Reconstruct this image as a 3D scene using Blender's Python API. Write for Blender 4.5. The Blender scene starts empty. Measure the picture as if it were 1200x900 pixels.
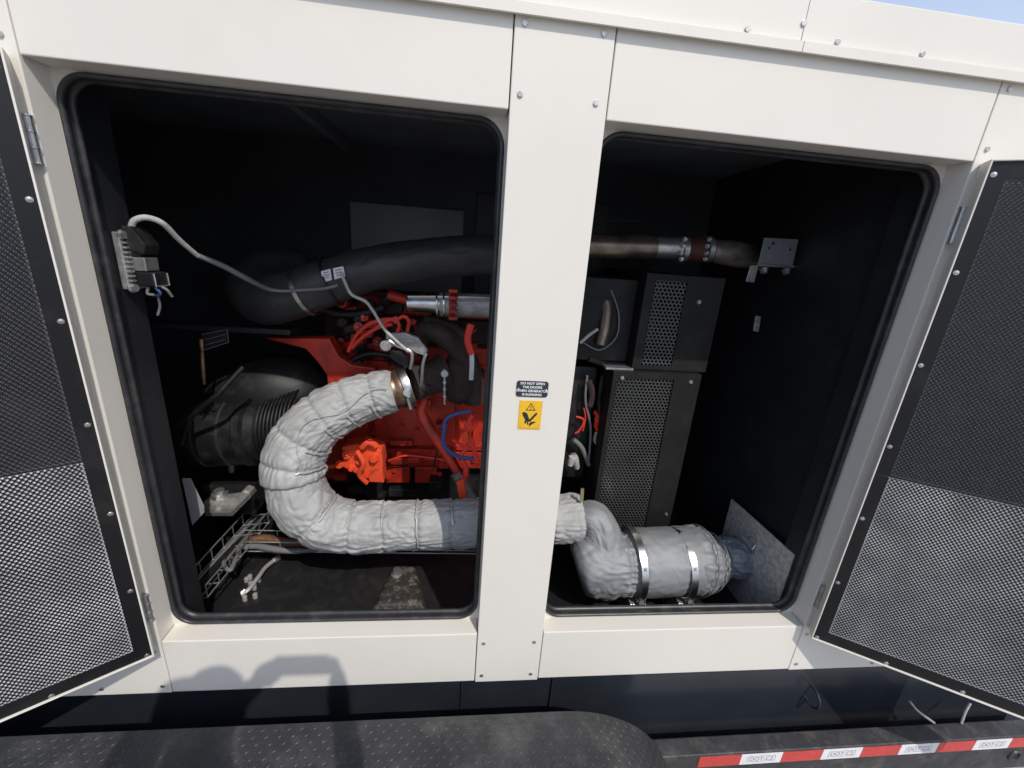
import bpy, math, random
import numpy as np
from mathutils import Vector, Matrix, noise
random.seed(7)
R = math.radians
sc = bpy.context.scene
COL = sc.collection

# ------------------------------------------------------------------ camera
CAM = Vector((.8391, -.9827, -.2822))
PIT, YAW, ROL, FPX = -.3052, .113, .0748, 484.6
F = Vector((math.sin(YAW)*math.cos(PIT), math.cos(YAW)*math.cos(PIT), math.sin(PIT)))
RT = Vector((math.cos(YAW), -math.sin(YAW), 0)); UP = RT.cross(F)
RR = RT*math.cos(ROL)+UP*math.sin(ROL); UU = -RT*math.sin(ROL)+UP*math.cos(ROL)
cd = bpy.data.cameras.new('camera'); cam = bpy.data.objects.new('camera', cd); COL.objects.link(cam)
cam.matrix_world = Matrix(((RR.x, UU.x, -F.x, CAM.x), (RR.y, UU.y, -F.y, CAM.y), (RR.z, UU.z, -F.z, CAM.z), (0, 0, 0, 1)))
cd.sensor_fit = 'HORIZONTAL'; cd.sensor_width = 36; cd.lens = FPX/1200*36
cd.clip_start = .005; cd.clip_end = 2000
sc.camera = cam
# ------------------------------------------------------------------ light
SUN = Vector((.45, -1, 1.26)).normalized()
w = bpy.data.worlds.new('World'); sc.world = w; w.use_nodes = True
nt = w.node_tree; bg = nt.nodes['Background']
sky = nt.nodes.new('ShaderNodeTexSky'); sky.sky_type = 'NISHITA'; sky.sun_disc = False
sky.sun_elevation = math.asin(SUN.z); sky.sun_rotation = math.atan2(SUN.x, SUN.y); sky.dust_density = 1.2; sky.air_density = 1.0
gc = nt.nodes.new('ShaderNodeTexCoord'); sx = nt.nodes.new('ShaderNodeSeparateXYZ'); nt.links.new(gc.outputs['Generated'], sx.inputs[0])
inv = nt.nodes.new('ShaderNodeMapRange'); inv.inputs[1].default_value = 0; inv.inputs[2].default_value = .85; inv.inputs[3].default_value = 1; inv.inputs[4].default_value = 0; nt.links.new(sx.outputs[2], inv.inputs[0])
mxs = nt.nodes.new('ShaderNodeMix'); mxs.data_type = 'RGBA'; nt.links.new(inv.outputs[0], mxs.inputs[0]); nt.links.new(sky.outputs[0], mxs.inputs[6]); mxs.inputs[7].default_value = (3.8, 4.3, 5.4, 1)   # pale haze towards the horizon
nt.links.new(mxs.outputs[2], bg.inputs[0]); bg.inputs[1].default_value = .15
sd = bpy.data.lights.new('sun', 'SUN'); so = bpy.data.objects.new('sun', sd); COL.objects.link(so)
sd.energy = 2.25; sd.angle = R(.6); sd.color = (1, .955, .885)
so.rotation_euler = SUN.to_track_quat('Z', 'Y').to_euler(); so.location = (3, -6, 8)
sc.view_settings.view_transform = 'Standard'; sc.view_settings.look = 'None'
sc.view_settings.exposure = .36; sc.view_settings.gamma = 1; sc.view_settings.use_curve_mapping = False
sc.cycles.max_bounces = 8; sc.cycles.diffuse_bounces = 4

# ------------------------------------------------------------------ helpers
def at(px, py, Y):
    d = F*FPX + RR*(px-600) - UU*(py-450)
    return CAM + d*((Y-CAM.y)/d.y)
def atz(px, py, z):
    d = F*FPX + RR*(px-600) - UU*(py-450)
    return CAM + d*((z-CAM.z)/d.z)
def atx(px, py, x):
    d = F*FPX + RR*(px-600) - UU*(py-450)
    return CAM + d*((x-CAM.x)/d.x)

def mat(name, col, rough=.5, metal=0, spec=.5, bump=0, bscale=40, vary=0, vscale=3, dirt=None, dscale=4, damt=.5, col2=None, coat=0, stretch=None):
    m = bpy.data.materials.new(name); m.use_nodes = True
    n = m.node_tree.nodes; L = m.node_tree.links; b = n['Principled BSDF']
    b.inputs['Base Color'].default_value = (*col, 1); b.inputs['Roughness'].default_value = rough
    b.inputs['Metallic'].default_value = metal; b.inputs['Specular IOR Level'].default_value = spec
    if coat: b.inputs['Coat Weight'].default_value = coat; b.inputs['Coat Roughness'].default_value = .15
    tc = n.new('ShaderNodeTexCoord'); geo = n.new('ShaderNodeNewGeometry')
    vec = geo.outputs['Position']
    if stretch:
        mp = n.new('ShaderNodeMapping'); mp.inputs['Scale'].default_value = stretch; L.new(vec, mp.inputs[0]); vec = mp.outputs[0]
    src = None
    if vary:
        t = n.new('ShaderNodeTexNoise'); t.inputs['Scale'].default_value = vscale; t.inputs['Detail'].default_value = 6
        L.new(vec, t.inputs['Vector'])
        r = n.new('ShaderNodeValToRGB'); c2 = col2 or tuple(c*(1-vary) for c in col)
        r.color_ramp.elements[0].color = (*c2, 1); r.color_ramp.elements[1].color = (*col, 1)
        r.color_ramp.elements[0].position = .35; r.color_ramp.elements[1].position = .65
        L.new(t.outputs[0], r.inputs[0]); src = r.outputs[0]
        rr = n.new('ShaderNodeMapRange'); rr.inputs[3].default_value = min(1, rough+.08); rr.inputs[4].default_value = max(0, rough-.08)
        L.new(t.outputs[0], rr.inputs[0]); L.new(rr.outputs[0], b.inputs['Roughness'])
    if dirt:
        t = n.new('ShaderNodeTexNoise'); t.inputs['Scale'].default_value = dscale; t.inputs['Detail'].default_value = 9; t.inputs['Roughness'].default_value = .7
        L.new(geo.outputs['Position'], t.inputs['Vector'])
        mr = n.new('ShaderNodeMapRange'); mr.inputs[1].default_value = .5; mr.inputs[2].default_value = .72; mr.inputs[4].default_value = damt
        L.new(t.outputs[0], mr.inputs[0])
        mx = n.new('ShaderNodeMix'); mx.data_type = 'RGBA'; L.new(mr.outputs[0], mx.inputs[0])
        if src: L.new(src, mx.inputs[6])
        else: mx.inputs[6].default_value = (*col, 1)
        mx.inputs[7].default_value = (*dirt, 1); src = mx.outputs[2]
    if src: L.new(src, b.inputs['Base Color'])
    if bump:
        t = n.new('ShaderNodeTexNoise'); t.inputs['Scale'].default_value = bscale; t.inputs['Detail'].default_value = 5
        L.new(vec, t.inputs['Vector'])
        bp = n.new('ShaderNodeBump'); bp.inputs['Strength'].default_value = bump; bp.inputs['Distance'].default_value = .004
        L.new(t.outputs[0], bp.inputs['Height']); L.new(bp.outputs[0], b.inputs['Normal'])
    return m
M = dict(
    cream=mat('cream_paint', (.72, .680, .605), .38, bump=.06, bscale=500, vary=.035, vscale=2.2, dirt=(.55, .5, .42), dscale=5, damt=.10),
    rubber=mat('seal_rubber', (.03, .03, .033), .42, vary=.3, vscale=25, dirt=(.12, .115, .105), dscale=18, damt=.4),
    liner=mat('black_liner', (.0145, .0155, .018), .5, bump=.3, bscale=140, vary=.3, vscale=6, dirt=(.04, .038, .035), dscale=9, damt=.35),
    floor=mat('black_floor_paint', (.014, .014, .015), .5, bump=.3, bscale=60, vary=.3, dirt=(.07, .065, .058), dscale=16, damt=.3),
    dusty=mat('dusty_black_paint', (.03, .028, .026), .6, bump=.6, bscale=90, dirt=(.3, .25, .19), dscale=30, damt=.85),
    black=mat('black_plastic', (.011, .011, .012), .5, spec=.35, vary=.3, vscale=20, dirt=(.07, .065, .06), dscale=20, damt=.4),
    duct=mat('duct_rubber', (.034, .034, .035), .5, bump=.25, bscale=50, vary=.3, vscale=9, dirt=(.07, .065, .06), dscale=6, damt=.5),
    door=mat('door_black_sheet', (.008, .008, .009), .45, spec=.35, vary=.3, vscale=8, dirt=(.05, .048, .045), dscale=9, damt=.3),
    foam=mat('dark_foam', (.15, .15, .16), .85, bump=.5, bscale=120),
    foil=mat('foil_faced_foam', (.85, .85, .85), .5, metal=.1, bump=.7, bscale=38, vary=.3, vscale=12),
    cloth=mat('silver_cloth', (.43, .432, .42), .62, metal=.15, bump=.5, bscale=420, vary=.16, vscale=11, dirt=(.30, .28, .25), dscale=13, damt=.5),
    cloth2=mat('grey_silver_cloth', (.27, .28, .285), .55, metal=.22, bump=.4, bscale=380, vary=.2, vscale=12, dirt=(.2, .2, .2), dscale=12, damt=.55),
    cloth3=mat('blue_grey_cloth', (.25, .27, .30), .5, metal=.15, bump=.5, bscale=260, vary=.3, vscale=14),
    steelc=mat('pale_lacing', (.60, .59, .56), .35, metal=.5),
    steel=mat('bright_steel', (.62, .61, .58), .3, metal=1, vary=.2, vscale=25),
    zincd=mat('dull_zinc', (.16, .155, .15), .5, metal=.6, vary=.4, vscale=30),
    zinc=mat('zinc_plated', (.55, .55, .54), .42, metal=.85, bump=.2, bscale=80, vary=.3, vscale=30, dirt=(.2, .19, .17), dscale=20, damt=.5),
    galv=mat('galvanised_sheet', (.78, .75, .70), .5, metal=.35, bump=.5, bscale=110, vary=.35, vscale=55, dirt=(.12, .12, .12), dscale=30, damt=.6),
    alu=mat('cast_aluminium', (.46, .455, .44), .5, metal=.55, bump=.6, bscale=140, vary=.35, vscale=30),
    heat=mat('heat_tinted_steel', (.30, .20, .13), .4, metal=.85, vary=.6, vscale=22, col2=(.12, .07, .05)),
    rust=mat('rusty_cast_iron', (.045, .026, .022), .8, bump=.6, bscale=90, vary=.5, vscale=14),
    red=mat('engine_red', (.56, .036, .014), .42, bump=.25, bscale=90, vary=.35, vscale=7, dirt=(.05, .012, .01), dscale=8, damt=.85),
    redlite=mat('orange_red_sunlit_tone', (.85, .09, .03), .65, spec=.25, bump=.25, bscale=120, vary=.2, vscale=12, dirt=(.25, .02, .012), dscale=25, damt=.5),  # engine red brightened to its sunlit tone; also colours the orange connector
    redhose=mat('red_cable_sleeve', (.7, .04, .025), .45),
    bluehose=mat('blue_cable_sleeve', (.04, .07, .22), .4),
    greyc=mat('grey_braided_cable', (.50, .49, .46), .55, bump=.6, bscale=500, vary=.25, vscale=60),
    greyd=mat('dark_grey_cable', (.16, .16, .16), .5),
    copper=mat('copper_coloured_cable', (.20, .09, .05), .5, vary=.4, vscale=40),
    tank=mat('dark_navy_tank_paint', (.021, .026, .034), .25, vary=.2, vscale=3, dirt=(.05, .045, .04), dscale=7, damt=.25, coat=.3),
    rail=mat('trailer_black_paint', (.04, .04, .043), .5, bump=.3, bscale=200, vary=.35, vscale=18, dirt=(.16, .13, .11), dscale=14, damt=.55),
    fender=mat('fender_dusty_black', (.042, .042, .044), .42, bump=.25, bscale=260, vary=.35, vscale=7, dirt=(.13, .125, .12), dscale=9, damt=.5),
    tapew=mat('white_reflective_tape', (.78, .78, .78), .35, vary=.08, vscale=60),
    taper=mat('red_reflective_tape', (.58, .055, .045), .35, vary=.15, vscale=60),
    ink=mat('black_ink', (.02, .02, .02), .5), inkg=mat('grey_ink', (.2, .2, .22), .5), white=mat('white_print', (.8, .8, .8), .5),
    yellow=mat('yellow_vinyl', (.80, .47, .02), .4, vary=.1, vscale=80),
    plate=mat('black_label_plate', (.025, .032, .038), .35),
    label=mat('paper_label', (.75, .75, .76), .5, vary=.2, vscale=200),
    ground=mat('concrete_ground', (.36, .345, .32), .85, bump=.5, bscale=30, vary=.25, vscale=2, dirt=(.2, .19, .17), dscale=1.5, damt=.5),
    brass=mat('dull_brass', (.45, .36, .2), .4, metal=.8), skin=mat('skin', (.52, .33, .24), .5), shirt=mat('dark_shirt', (.08, .09, .12), .8), 
)

def finish(o, parent):
    if parent is not None:
        o.parent = parent
    return o
def wloc(o):
    v = Vector(o.location); p = o.parent
    while p is not None: v += Vector(p.location); p = p.parent
    return v
def link(name, V, Fc, m, parent=None, smooth=False, bevel=0, kind=None, base='center'):
    """V,F in world space; the object's origin goes to its own place"""
    V = np.asarray(V, dtype=float).reshape(-1, 3)
    mn, mx = V.min(0), V.max(0); c = (mn+mx)/2
    if parent is None: c[2] = mn[2]
    me = bpy.data.meshes.new(name); me.from_pydata((V-c).tolist(), [], Fc); me.validate()
    me.materials.append(M[m] if isinstance(m, str) else m)
    o = bpy.data.objects.new(name, me); COL.objects.link(o)
    pl = wloc(parent) if parent is not None else Vector((0, 0, 0))
    o.location = Vector(c)-pl
    if parent is not None: o.parent = parent
    if smooth: me.polygons.foreach_set('use_smooth', [True]*len(me.polygons)); 
    if smooth and smooth != 2:
        try: me.set_sharp_from_angle(angle=R(38))
        except Exception: pass
    if bevel:
        b = o.modifiers.new('bevel', 'BEVEL'); b.width = bevel; b.segments = 2; b.limit_method = 'ANGLE'; b.angle_limit = R(40)
    if kind: o['kind'] = kind
    return o
def inst(src, name, loc, parent, rot=None):
    o = bpy.data.objects.new(name, src.data); COL.objects.link(o)
    for md in src.modifiers:
        if md.type == 'BEVEL':
            b = o.modifiers.new('bevel', 'BEVEL'); b.width = md.width; b.segments = md.segments; b.limit_method = 'ANGLE'; b.angle_limit = md.angle_limit
    o.location = Vector(loc)-wloc(parent); o.parent = parent
    if rot is not None: o.rotation_euler = rot
    return o
def thing(name, loc, label, cat, group=None):
    o = bpy.data.objects.new(name, None); COL.objects.link(o); o.location = loc; o.empty_display_size = .05
    o['label'] = label; o['category'] = cat
    if group: o['group'] = group
    return o
def tag(o, label, cat, group=None):
    o['label'] = label; o['category'] = cat
    if group: o['group'] = group
    return o

class MB:
    def __init__(s): s.V = []; s.F = []
    def add(s, V, Fc):
        n = len(s.V); s.V += [tuple(v) for v in V]; s.F += [tuple(i+n for i in f) for f in Fc]; return s
    def box(s, x0, x1, y0, y1, z0, z1):
        V = [(x, y, z) for z in (z0, z1) for y in (y0, y1) for x in (x0, x1)]
        return s.add(V, [(0, 2, 3, 1), (4, 5, 7, 6), (0, 1, 5, 4), (2, 6, 7, 3), (0, 4, 6, 2), (1, 3, 7, 5)])
    def obox(s, c, ax, ay, az):     # centre + three half-axis vectors
        c, ax, ay, az = map(Vector, (c, ax, ay, az))
        V = [c+ax*i+ay*j+az*k for k in (-1, 1) for j in (-1, 1) for i in (-1, 1)]
        return s.add(V, [(0, 2, 3, 1), (4, 5, 7, 6), (0, 1, 5, 4), (2, 6, 7, 3), (0, 4, 6, 2), (1, 3, 7, 5)])
    def prism(s, pts, d):           # polygon extruded by the vector d
        n = len(pts); pts = [Vector(p) for p in pts]; d = Vector(d)
        V = pts+[p+d for p in pts]
        return s.add(V, [tuple(range(n))[::-1], tuple(range(n, 2*n))]+[(i, (i+1) % n, n+(i+1) % n, n+i) for i in range(n)])
    def tube(s, P, r, n=10, cap=True, smooth=0):
        P = [Vector(p) for p in P]
        if not hasattr(r, '__len__'): r = [r]*len(P)
        if smooth: P, r = spline(P, r, smooth)
        k = len(P); fr = frames(P); V = []
        for i in range(k):
            for j in range(n):
                a = 2*math.pi*j/n; V.append(P[i]+(fr[i][0]*math.cos(a)+fr[i][1]*math.sin(a))*r[i])
        Fc = [(i*n+j, i*n+(j+1) % n, (i+1)*n+(j+1) % n, (i+1)*n+j) for i in range(k-1) for j in range(n)]
        if cap: Fc += [tuple(range(n))[::-1], tuple((k-1)*n+j for j in range(n))]
        return s.add(V, Fc)
    def cyl(s, a, b, r, n=16): return s.tube([a, b], r, n)
    def lathe(s, a, b, prof, n=24):  # prof: (t along a->b, radius)
        a, b = Vector(a), Vector(b)
        ax = (b-a).normalized(); f = frames([a, b])[0]; V = []
        for t, r in prof:
            for j in range(n):
                an = 2*math.pi*j/n; V.append(a+(b-a)*t+(f[0]*math.cos(an)+f[1]*math.sin(an))*r)
        k = len(prof)
        return s.add(V, [(i*n+j, i*n+(j+1) % n, (i+1)*n+(j+1) % n, (i+1)*n+j) for i in range(k-1) for j in range(n)]+[tuple(range(n))[::-1], tuple((k-1)*n+j for j in range(n))])
    def torus(s, c, nrm, R0, r, n=32, m=8, a0=0, a1=2*math.pi, up=None):
        c, nrm = Vector(c), Vector(nrm).normalized()
        u = nrm.orthogonal().normalized() if up is None else (Vector(up)-nrm*Vector(up).dot(nrm)).normalized(); v = nrm.cross(u)
        return s.tube([c+(u*math.cos(a0+(a1-a0)*i/n)+v*math.sin(a0+(a1-a0)*i/n))*R0 for i in range(n+1)], r, m)
    def bolt(s, p, nrm, r=.008, h=.006):
        p, nrm = Vector(p), Vector(nrm).normalized()
        s.cyl(p, p+nrm*h*.25, r*1.35, 14); s.cyl(p+nrm*h*.2, p+nrm*h*1.25, r, 6); return s
    def out(s, name, m, parent=None, **k): return link(name, s.V, s.F, m, parent, **k)

def spline(P, r, sub):
    Q = []; q = []
    for i in range(len(P)-1):
        p0, p1, p2, p3 = P[max(i-1, 0)], P[i], P[i+1], P[min(i+2, len(P)-1)]
        for k in range(sub):
            t = k/sub
            Q.append(.5*((2*p1)+(p2-p0)*t+(2*p0-5*p1+4*p2-p3)*t*t+(3*p1-p0-3*p2+p3)*t**3))
            r0, r1, r2, r3 = r[max(i-1, 0)], r[i], r[i+1], r[min(i+2, len(P)-1)]
            q.append(.5*((2*r1)+(r2-r0)*t+(2*r0-5*r1+4*r2-r3)*t*t+(3*r1-r0-3*r2+r3)*t**3))
    return Q+[P[-1]], q+[r[-1]]
def frames(P):
    T = [(P[min(i+1, len(P)-1)]-P[max(i-1, 0)]).normalized() for i in range(len(P))]
    u = T[0].orthogonal().normalized(); out = []
    for t in T:
        u = (u-t*u.dot(t)); u = u.normalized() if u.length > 1e-6 else t.orthogonal().normalized()
        out.append((u, t.cross(u)))
    return out

def cloth(name, P, r, m, parent, ties=(), amp=.010, n=150, step=.0036, seed=0, caps=True, squash=None, pinch=.006):
    """a wrinkled fabric sleeve round a centreline; ties = arc-length fractions where lacing pinches it"""
    P = [Vector(p) for p in P]; P, r = spline(P, list(r), 24)
    L = [0]
    for a, b in zip(P, P[1:]): L.append(L[-1]+(b-a).length)
    tot = L[-1]; k = max(8, int(tot/step)); Q = []; q = []; j = 0
    for i in range(k+1):
        s = tot*i/k
        while j < len(L)-2 and L[j+1] < s: j += 1
        t = (s-L[j])/max(1e-9, L[j+1]-L[j]); Q.append(P[j].lerp(P[j+1], t)); q.append(r[j]*(1-t)+r[j+1]*t)
    fr = frames(Q); V = []; sd = Vector((seed*7.1, seed*3.3, seed*1.7))
    for i in range(k+1):
        s = i/k; g = 0; near = 9
        for t in ties:
            d = (s-t)*tot; g += math.exp(-(d/.009)**2); near = min(near, abs(d))
        e0 = max(0, 1-min(s, 1-s)*tot/.02)
        for a in range(n):
            an = 2*math.pi*a/n; dr = fr[i][0]*math.cos(an)+fr[i][1]*math.sin(an)
            p = Q[i]+dr*q[i]
            wv = noise.noise_vector(p*7+sd)*.35
            st = s*tot
            # long lengthwise-diagonal folds, crossed by finer creases
            a1 = noise.noise(Vector((an*1.6+wv.x*2, st*9+wv.y*3, seed+.5)))
            ca, sa = math.cos(an), math.sin(an); w2 = noise.noise_vector(p*16+sd)*.22
            s2 = st+.05*noise.noise(Vector((ca*1.3, sa*1.3, seed+st*5)))+.012*w2.x
            a2 = noise.noise(Vector((ca*1.5+w2.y*.5, sa*1.5, s2*23+seed)))          # folds lying round the sleeve
            a3 = noise.noise(Vector((ca*5.2+w2.z, sa*5.2+w2.x, st*9+seed*3)))       # folds running along it
            a5 = noise.noise(Vector((ca*4+s2*26, sa*4-s2*22, seed*5+w2.y)))         # diagonal creases
            a4 = noise.noise(p*80+sd)
            m1 = min(1, max(0, .38+1.6*noise.noise(p*6+sd*3)))
            bill = abs(a2)*1.5*m1+abs(a3)*1.5*(1-m1)+abs(a5)*.9
            gn = noise.noise(Vector((ca*6, sa*6, st*5+seed)))
            gath = math.exp(-(near/.030)**2)*(abs(gn)*2.2-.5)
            fold = .55*a1+bill-.75+.09*a4+gath+min(1, near/.03)*.2
            V.append(Q[i]+dr*(q[i]+amp*(fold*.85-.25)-pinch*g-e0*e0*.006))
    Fc = [(i*n+j, i*n+(j+1) % n, (i+1)*n+(j+1) % n, (i+1)*n+j) for i in range(k) for j in range(n)]
    if caps: Fc += [tuple(range(n))[::-1], tuple(k*n+j for j in range(n))]
    o = link(name, V, Fc, m, parent, smooth=2)
    return o, Q, q, fr

def perf(u0, u1, v0, v1, pitch, hole, fn, skip=None):
    """hexagonally perforated sheet; fn(u,v)->point; one ring of six quads per cell"""
    V = []; Fc = []; row = pitch*.8660254; ro = pitch/math.sqrt(3); j = 0; v = v0+row/2
    cs = [(math.cos(R(90+60*k)), math.sin(R(90+60*k))) for k in range(6)]
    while v < v1-row*.4:
        u = u0+pitch/2+(pitch/2 if j % 2 else 0)
        while u < u1-pitch*.4:
            b = len(V)
            for cx, cy in cs: V.append(fn(u+cx*ro, v+cy*ro, 0))
            for cx, cy in cs: V.append(fn(u+cx*hole, v+cy*hole, 0))
            for k in range(6): Fc.append((b+k, b+(k+1) % 6, b+6+(k+1) % 6, b+6+k))
            u += pitch
        v += row; j += 1
    return V, Fc

def diamond_sheet(u0, u1, v0, v1, pu, row, hole, fn):
    """staggered perforation, one octagonal ring per cell, built with numpy"""
    nr = int((v1-v0)/row); nc = int((u1-u0)/pu)-1
    jj, ii = np.meshgrid(np.arange(nr), np.arange(nc), indexing='ij')
    cu = u0+pu/2+ii*pu+(jj % 2)*pu/2; cv = v0+row+jj*row; cu = cu.ravel(); cv = cv.ravel(); n = len(cu)
    o = [(pu/2, 0), (pu/4, row/2), (0, row), (-pu/4, row/2), (-pu/2, 0), (-pu/4, -row/2), (0, -row), (pu/4, -row/2)]
    h = [(hole*math.cos(R(45*k)), hole*math.sin(R(45*k))) for k in range(8)]
    off = np.array(o+h); U_ = cu[:, None]+off[None, :, 0]; V_ = cv[:, None]+off[None, :, 1]
    pts = fn(U_.ravel(), V_.ravel()); b = (np.arange(n)*16)[:, None, None]
    q = np.array([[k, (k+1) % 8, 8+(k+1) % 8, 8+k] for k in range(8)])[None]
    return pts, (b+q).reshape(-1, 4), cv.max()
def fast_mesh(name, V, Fq, m, parent):
    c = (V.min(0)+V.max(0))/2; me = bpy.data.meshes.new(name); me.vertices.add(len(V)); me.vertices.foreach_set('co', (V-c).ravel())
    me.loops.add(Fq.size); me.loops.foreach_set('vertex_index', Fq.ravel().astype('i')); me.polygons.add(len(Fq))
    me.polygons.foreach_set('loop_start', (np.arange(len(Fq))*4).astype('i')); me.update(calc_edges=True); me.materials.append(M[m])
    o = bpy.data.objects.new(name, me); COL.objects.link(o); o.parent = parent; o.location = Vector(c)-wloc(parent); o['kind'] = 'stuff'; return o

# ------------------------------------------------------------------ ground
S = 400
g = link('ground', [(-S, -S, -2.45), (S, -S, -2.45), (S, S, -2.45), (-S, S, -2.45)], [(0, 1, 2, 3)], 'ground'); g['kind'] = 'structure'

# ------------------------------------------------------------------ enclosure
E_ = thing('generator_enclosure', (1, .5, -1.607), 'cream painted steel generator enclosure with two open service doors', 'generator enclosure')
W1, W2, W3 = .9015, 1.108, 2.0
def panel(name, *b, bevel=.0025, m='cream', parent=E_): return MB().box(*b).out(name, m, parent, bevel=bevel)
G = .0012
panel('upper_panel', 0+G, W1-G, 0, .06, 0, .2)
panel('upper_panel', W2+G, W3-G, 0, .06, 0, .2)
panel('lower_panel', 0+G, W1-G, 0, .06, -1.604, -1.407)
panel('lower_panel', W2+G, W3-G, 0, .06, -1.602, -1.407)
panel('centre_pillar', W1+G, W2-G, -.002, .06, -1.607, .2)
panel('corner_post', -.9, -G, 0, .06, -1.607, .2)
panel('corner_post', W3+G, 3.1, 0, .06, -1.607, .2)
# eave: a folded lip over the panels and the roof band above it
def eave(x0, x1):
    pr = [(-.016, .157), (-.016, .176), (-.004, .180), (-.004, .262), (.004, .268), (.5, .290), (.5, .2), (.061, .2), (.061, .1995), (-.003, .1995), (-.003, .163), (-.010, .157)]
    mb = MB(); mb.prism([(x0, y, z) for y, z in pr], (x1-x0, 0, 0)); return mb.out('roof_panel', 'cream', E_, bevel=.0015)
eave(-.9, 1.4985); eave(1.5, 3.1)
panel('roof_cover', -.9, 3.1, .502, 1.4, .2, .288)
# inner flange ring (cream) with rounded opening, and the rubber seal
def rrect(x0, x1, z0, z1, ins, rad, n=10):
    x0 += ins; x1 -= ins; z0 += ins; z1 -= ins; r = max(.002, rad-ins); out = []
    for cx, cz, a0 in ((x1-r, z1-r, 0), (x0+r, z1-r, 90), (x0+r, z0+r, 180), (x1-r, z0+r, 270)):
        for i in range(n+1):
            a = R(a0+90*i/n); out.append((cx+r*math.cos(a), cz+r*math.sin(a)))
    return out
for (x0, x1) in ((0, W1), (W2, W3)):
    z0, z1 = -1.407, 0
    inner = rrect(x0, x1, z0, z1, .004, .062); outer = rrect(x0, x1, z0, z1, -.02, .0)
    n = len(inner); V = [(x, .058, z) for x, z in inner]+[(x, .058, z) for x, z in outer]+[(x, .062, z) for x, z in inner]+[(x, .062, z) for x, z in outer]
    Fc = []
    for i in range(n):
        j = (i+1) % n
        Fc += [(i, n+i, n+j, j), (2*n+i, 2*n+j, 3*n+j, 3*n+i), (i, j, 2*n+j, 2*n+i)]
    link('opening_flange', V, Fc, 'cream', E_)
    prof = [(.001, .0575), (.003, .053), (.0065, .0505), (.010, .052), (.0125, .056), (.0125, .061), (.0105, .065), (.0095, .068), (.0095, .074), (.012, .077), (.0145, .0795), (.0145, .084), (.012, .088), (.006, .0895), (-.006, .0895)]
    rings = [[(x, y, z) for x, z in rrect(x0, x1, z0, z1, ins, .062)] for ins, y in prof]
    V = [v for rg in rings for v in rg]; Fc = []
    for a in range(len(prof)-1):
        for i in range(n):
            j = (i+1) % n; Fc.append((a*n+i, a*n+j, (a+1)*n+j, (a+1)*n+i))
    link('door_seal', V, Fc, 'rubber', E_, smooth=2)
# bolts
b0 = MB().bolt((0, 0, 0), (0, -1, 0), .0062, .0052).out('bolt', 'zinc', E_, bevel=.0006); b0.location = Vector((.923, -.002, .163))-wloc(E_)
first = True
BL = [(x, -.002, z) for x in (.9225, 1.082) for z in (.148, .028, -1.442, -1.577)]+[(x, 0, z) for x in (-.022, 2.022) for z in (.148, .028, -1.442, -1.577)]
BL += [(-.187, 0, -1.58), (2.32, 0, -1.585), (1.378, -.004, .187), (1.58, -.004, .187), (.7, -.004, .187), (1.78, -.004, .187), (2.2, -.004, .187), (2.5, -.004, .187), (.3, -.004, .187), (1.496, -.004, .21), (-.4, 0, -1.58), (2.7, 0, -1.585)]
for p in BL:
    if first: b0.location = Vector(p)-wloc(E_); first = False
    else: inst(b0, 'bolt', p, E_, (0, random.uniform(0, 1), 0))
# hinges
def hinge(x, z, sgn):
    mb = MB(); mb.cyl((x, -.008, z-.042), (x, -.008, z+.042), .0075, 12)
    for k in (-.041, -.014, .014, .041): mb.cyl((x, -.008, z+k-.0012), (x, -.008, z+k+.0012), .009, 12)
    mb.box(x-.004 if sgn > 0 else x-.022, x+.022 if sgn > 0 else x+.004, -.0045, -.0015, z-.038, z+.038)
    return mb.out('hinge', 'zinc', E_, bevel=.0006)
for z in (-.141, -1.275): hinge(-.006, z, -1); hinge(2.010, z, 1)
# interior shell
panel('inner_floor', -.72, 2.3, .062, 1.2, -1.63, -1.6, m='floor')
M['ceil'] = mat('haze_lifted_ceiling_foam', (.11, .123, .142), .8, bump=.4, bscale=60, vary=.25, vscale=5)  # foam lightened and blued to stand in for lens haze
M['wallf'] = mat('haze_tinted_wall_foam', (.030, .033, .038), .8, bump=.4, bscale=60, vary=.3, vscale=4)  # slight blue-grey tint, also for the veiling haze
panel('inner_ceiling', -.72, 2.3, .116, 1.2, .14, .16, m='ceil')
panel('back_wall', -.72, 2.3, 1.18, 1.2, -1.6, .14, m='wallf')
panel('end_wall', -.74, -.72, .062, 1.2, -1.6, .14, m='liner')
panel('end_wall', 2.03, 2.05, .116, 1.18, -1.6, .14, m='liner')
panel('inner_post', -.045, -.002, .089, .192, -1.6, .14, m='liner', bevel=.004)
panel('inner_post', .925, 1.085, .064, .115, -1.6, .14, m='liner', bevel=.003)
panel('inner_rail', -.002, 2.03, .092, .116, -1.6, -1.425, m='liner', bevel=.003)
panel('inner_rail', -.002, 2.03, .092, .16, .006, .139, m='liner', bevel=.003)
panel('inner_post', 2.004, 2.029, .092, .17, -1.6, .14, m='liner', bevel=.003)
panel('access_cover', .26, .79, 1.166, 1.179, -.5, -.105, m=mat('grey_black_cover', (.11, .11, .11), .45, vary=.2), bevel=.003)
panel('access_cover', .85, 1.5, 1.166, 1.179, -.6, -.02, m='liner', bevel=.003)
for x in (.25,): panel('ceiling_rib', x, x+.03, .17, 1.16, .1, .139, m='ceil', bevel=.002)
panel('enclosure_shell', 2.3, 3.1, .062, 1.3, -1.6, .199); panel('enclosure_shell', -.9, -.745, .062, 1.3, -1.6, .199); panel('enclosure_shell', -.74, 2.29, 1.205, 1.3, -1.6, .199)
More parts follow.
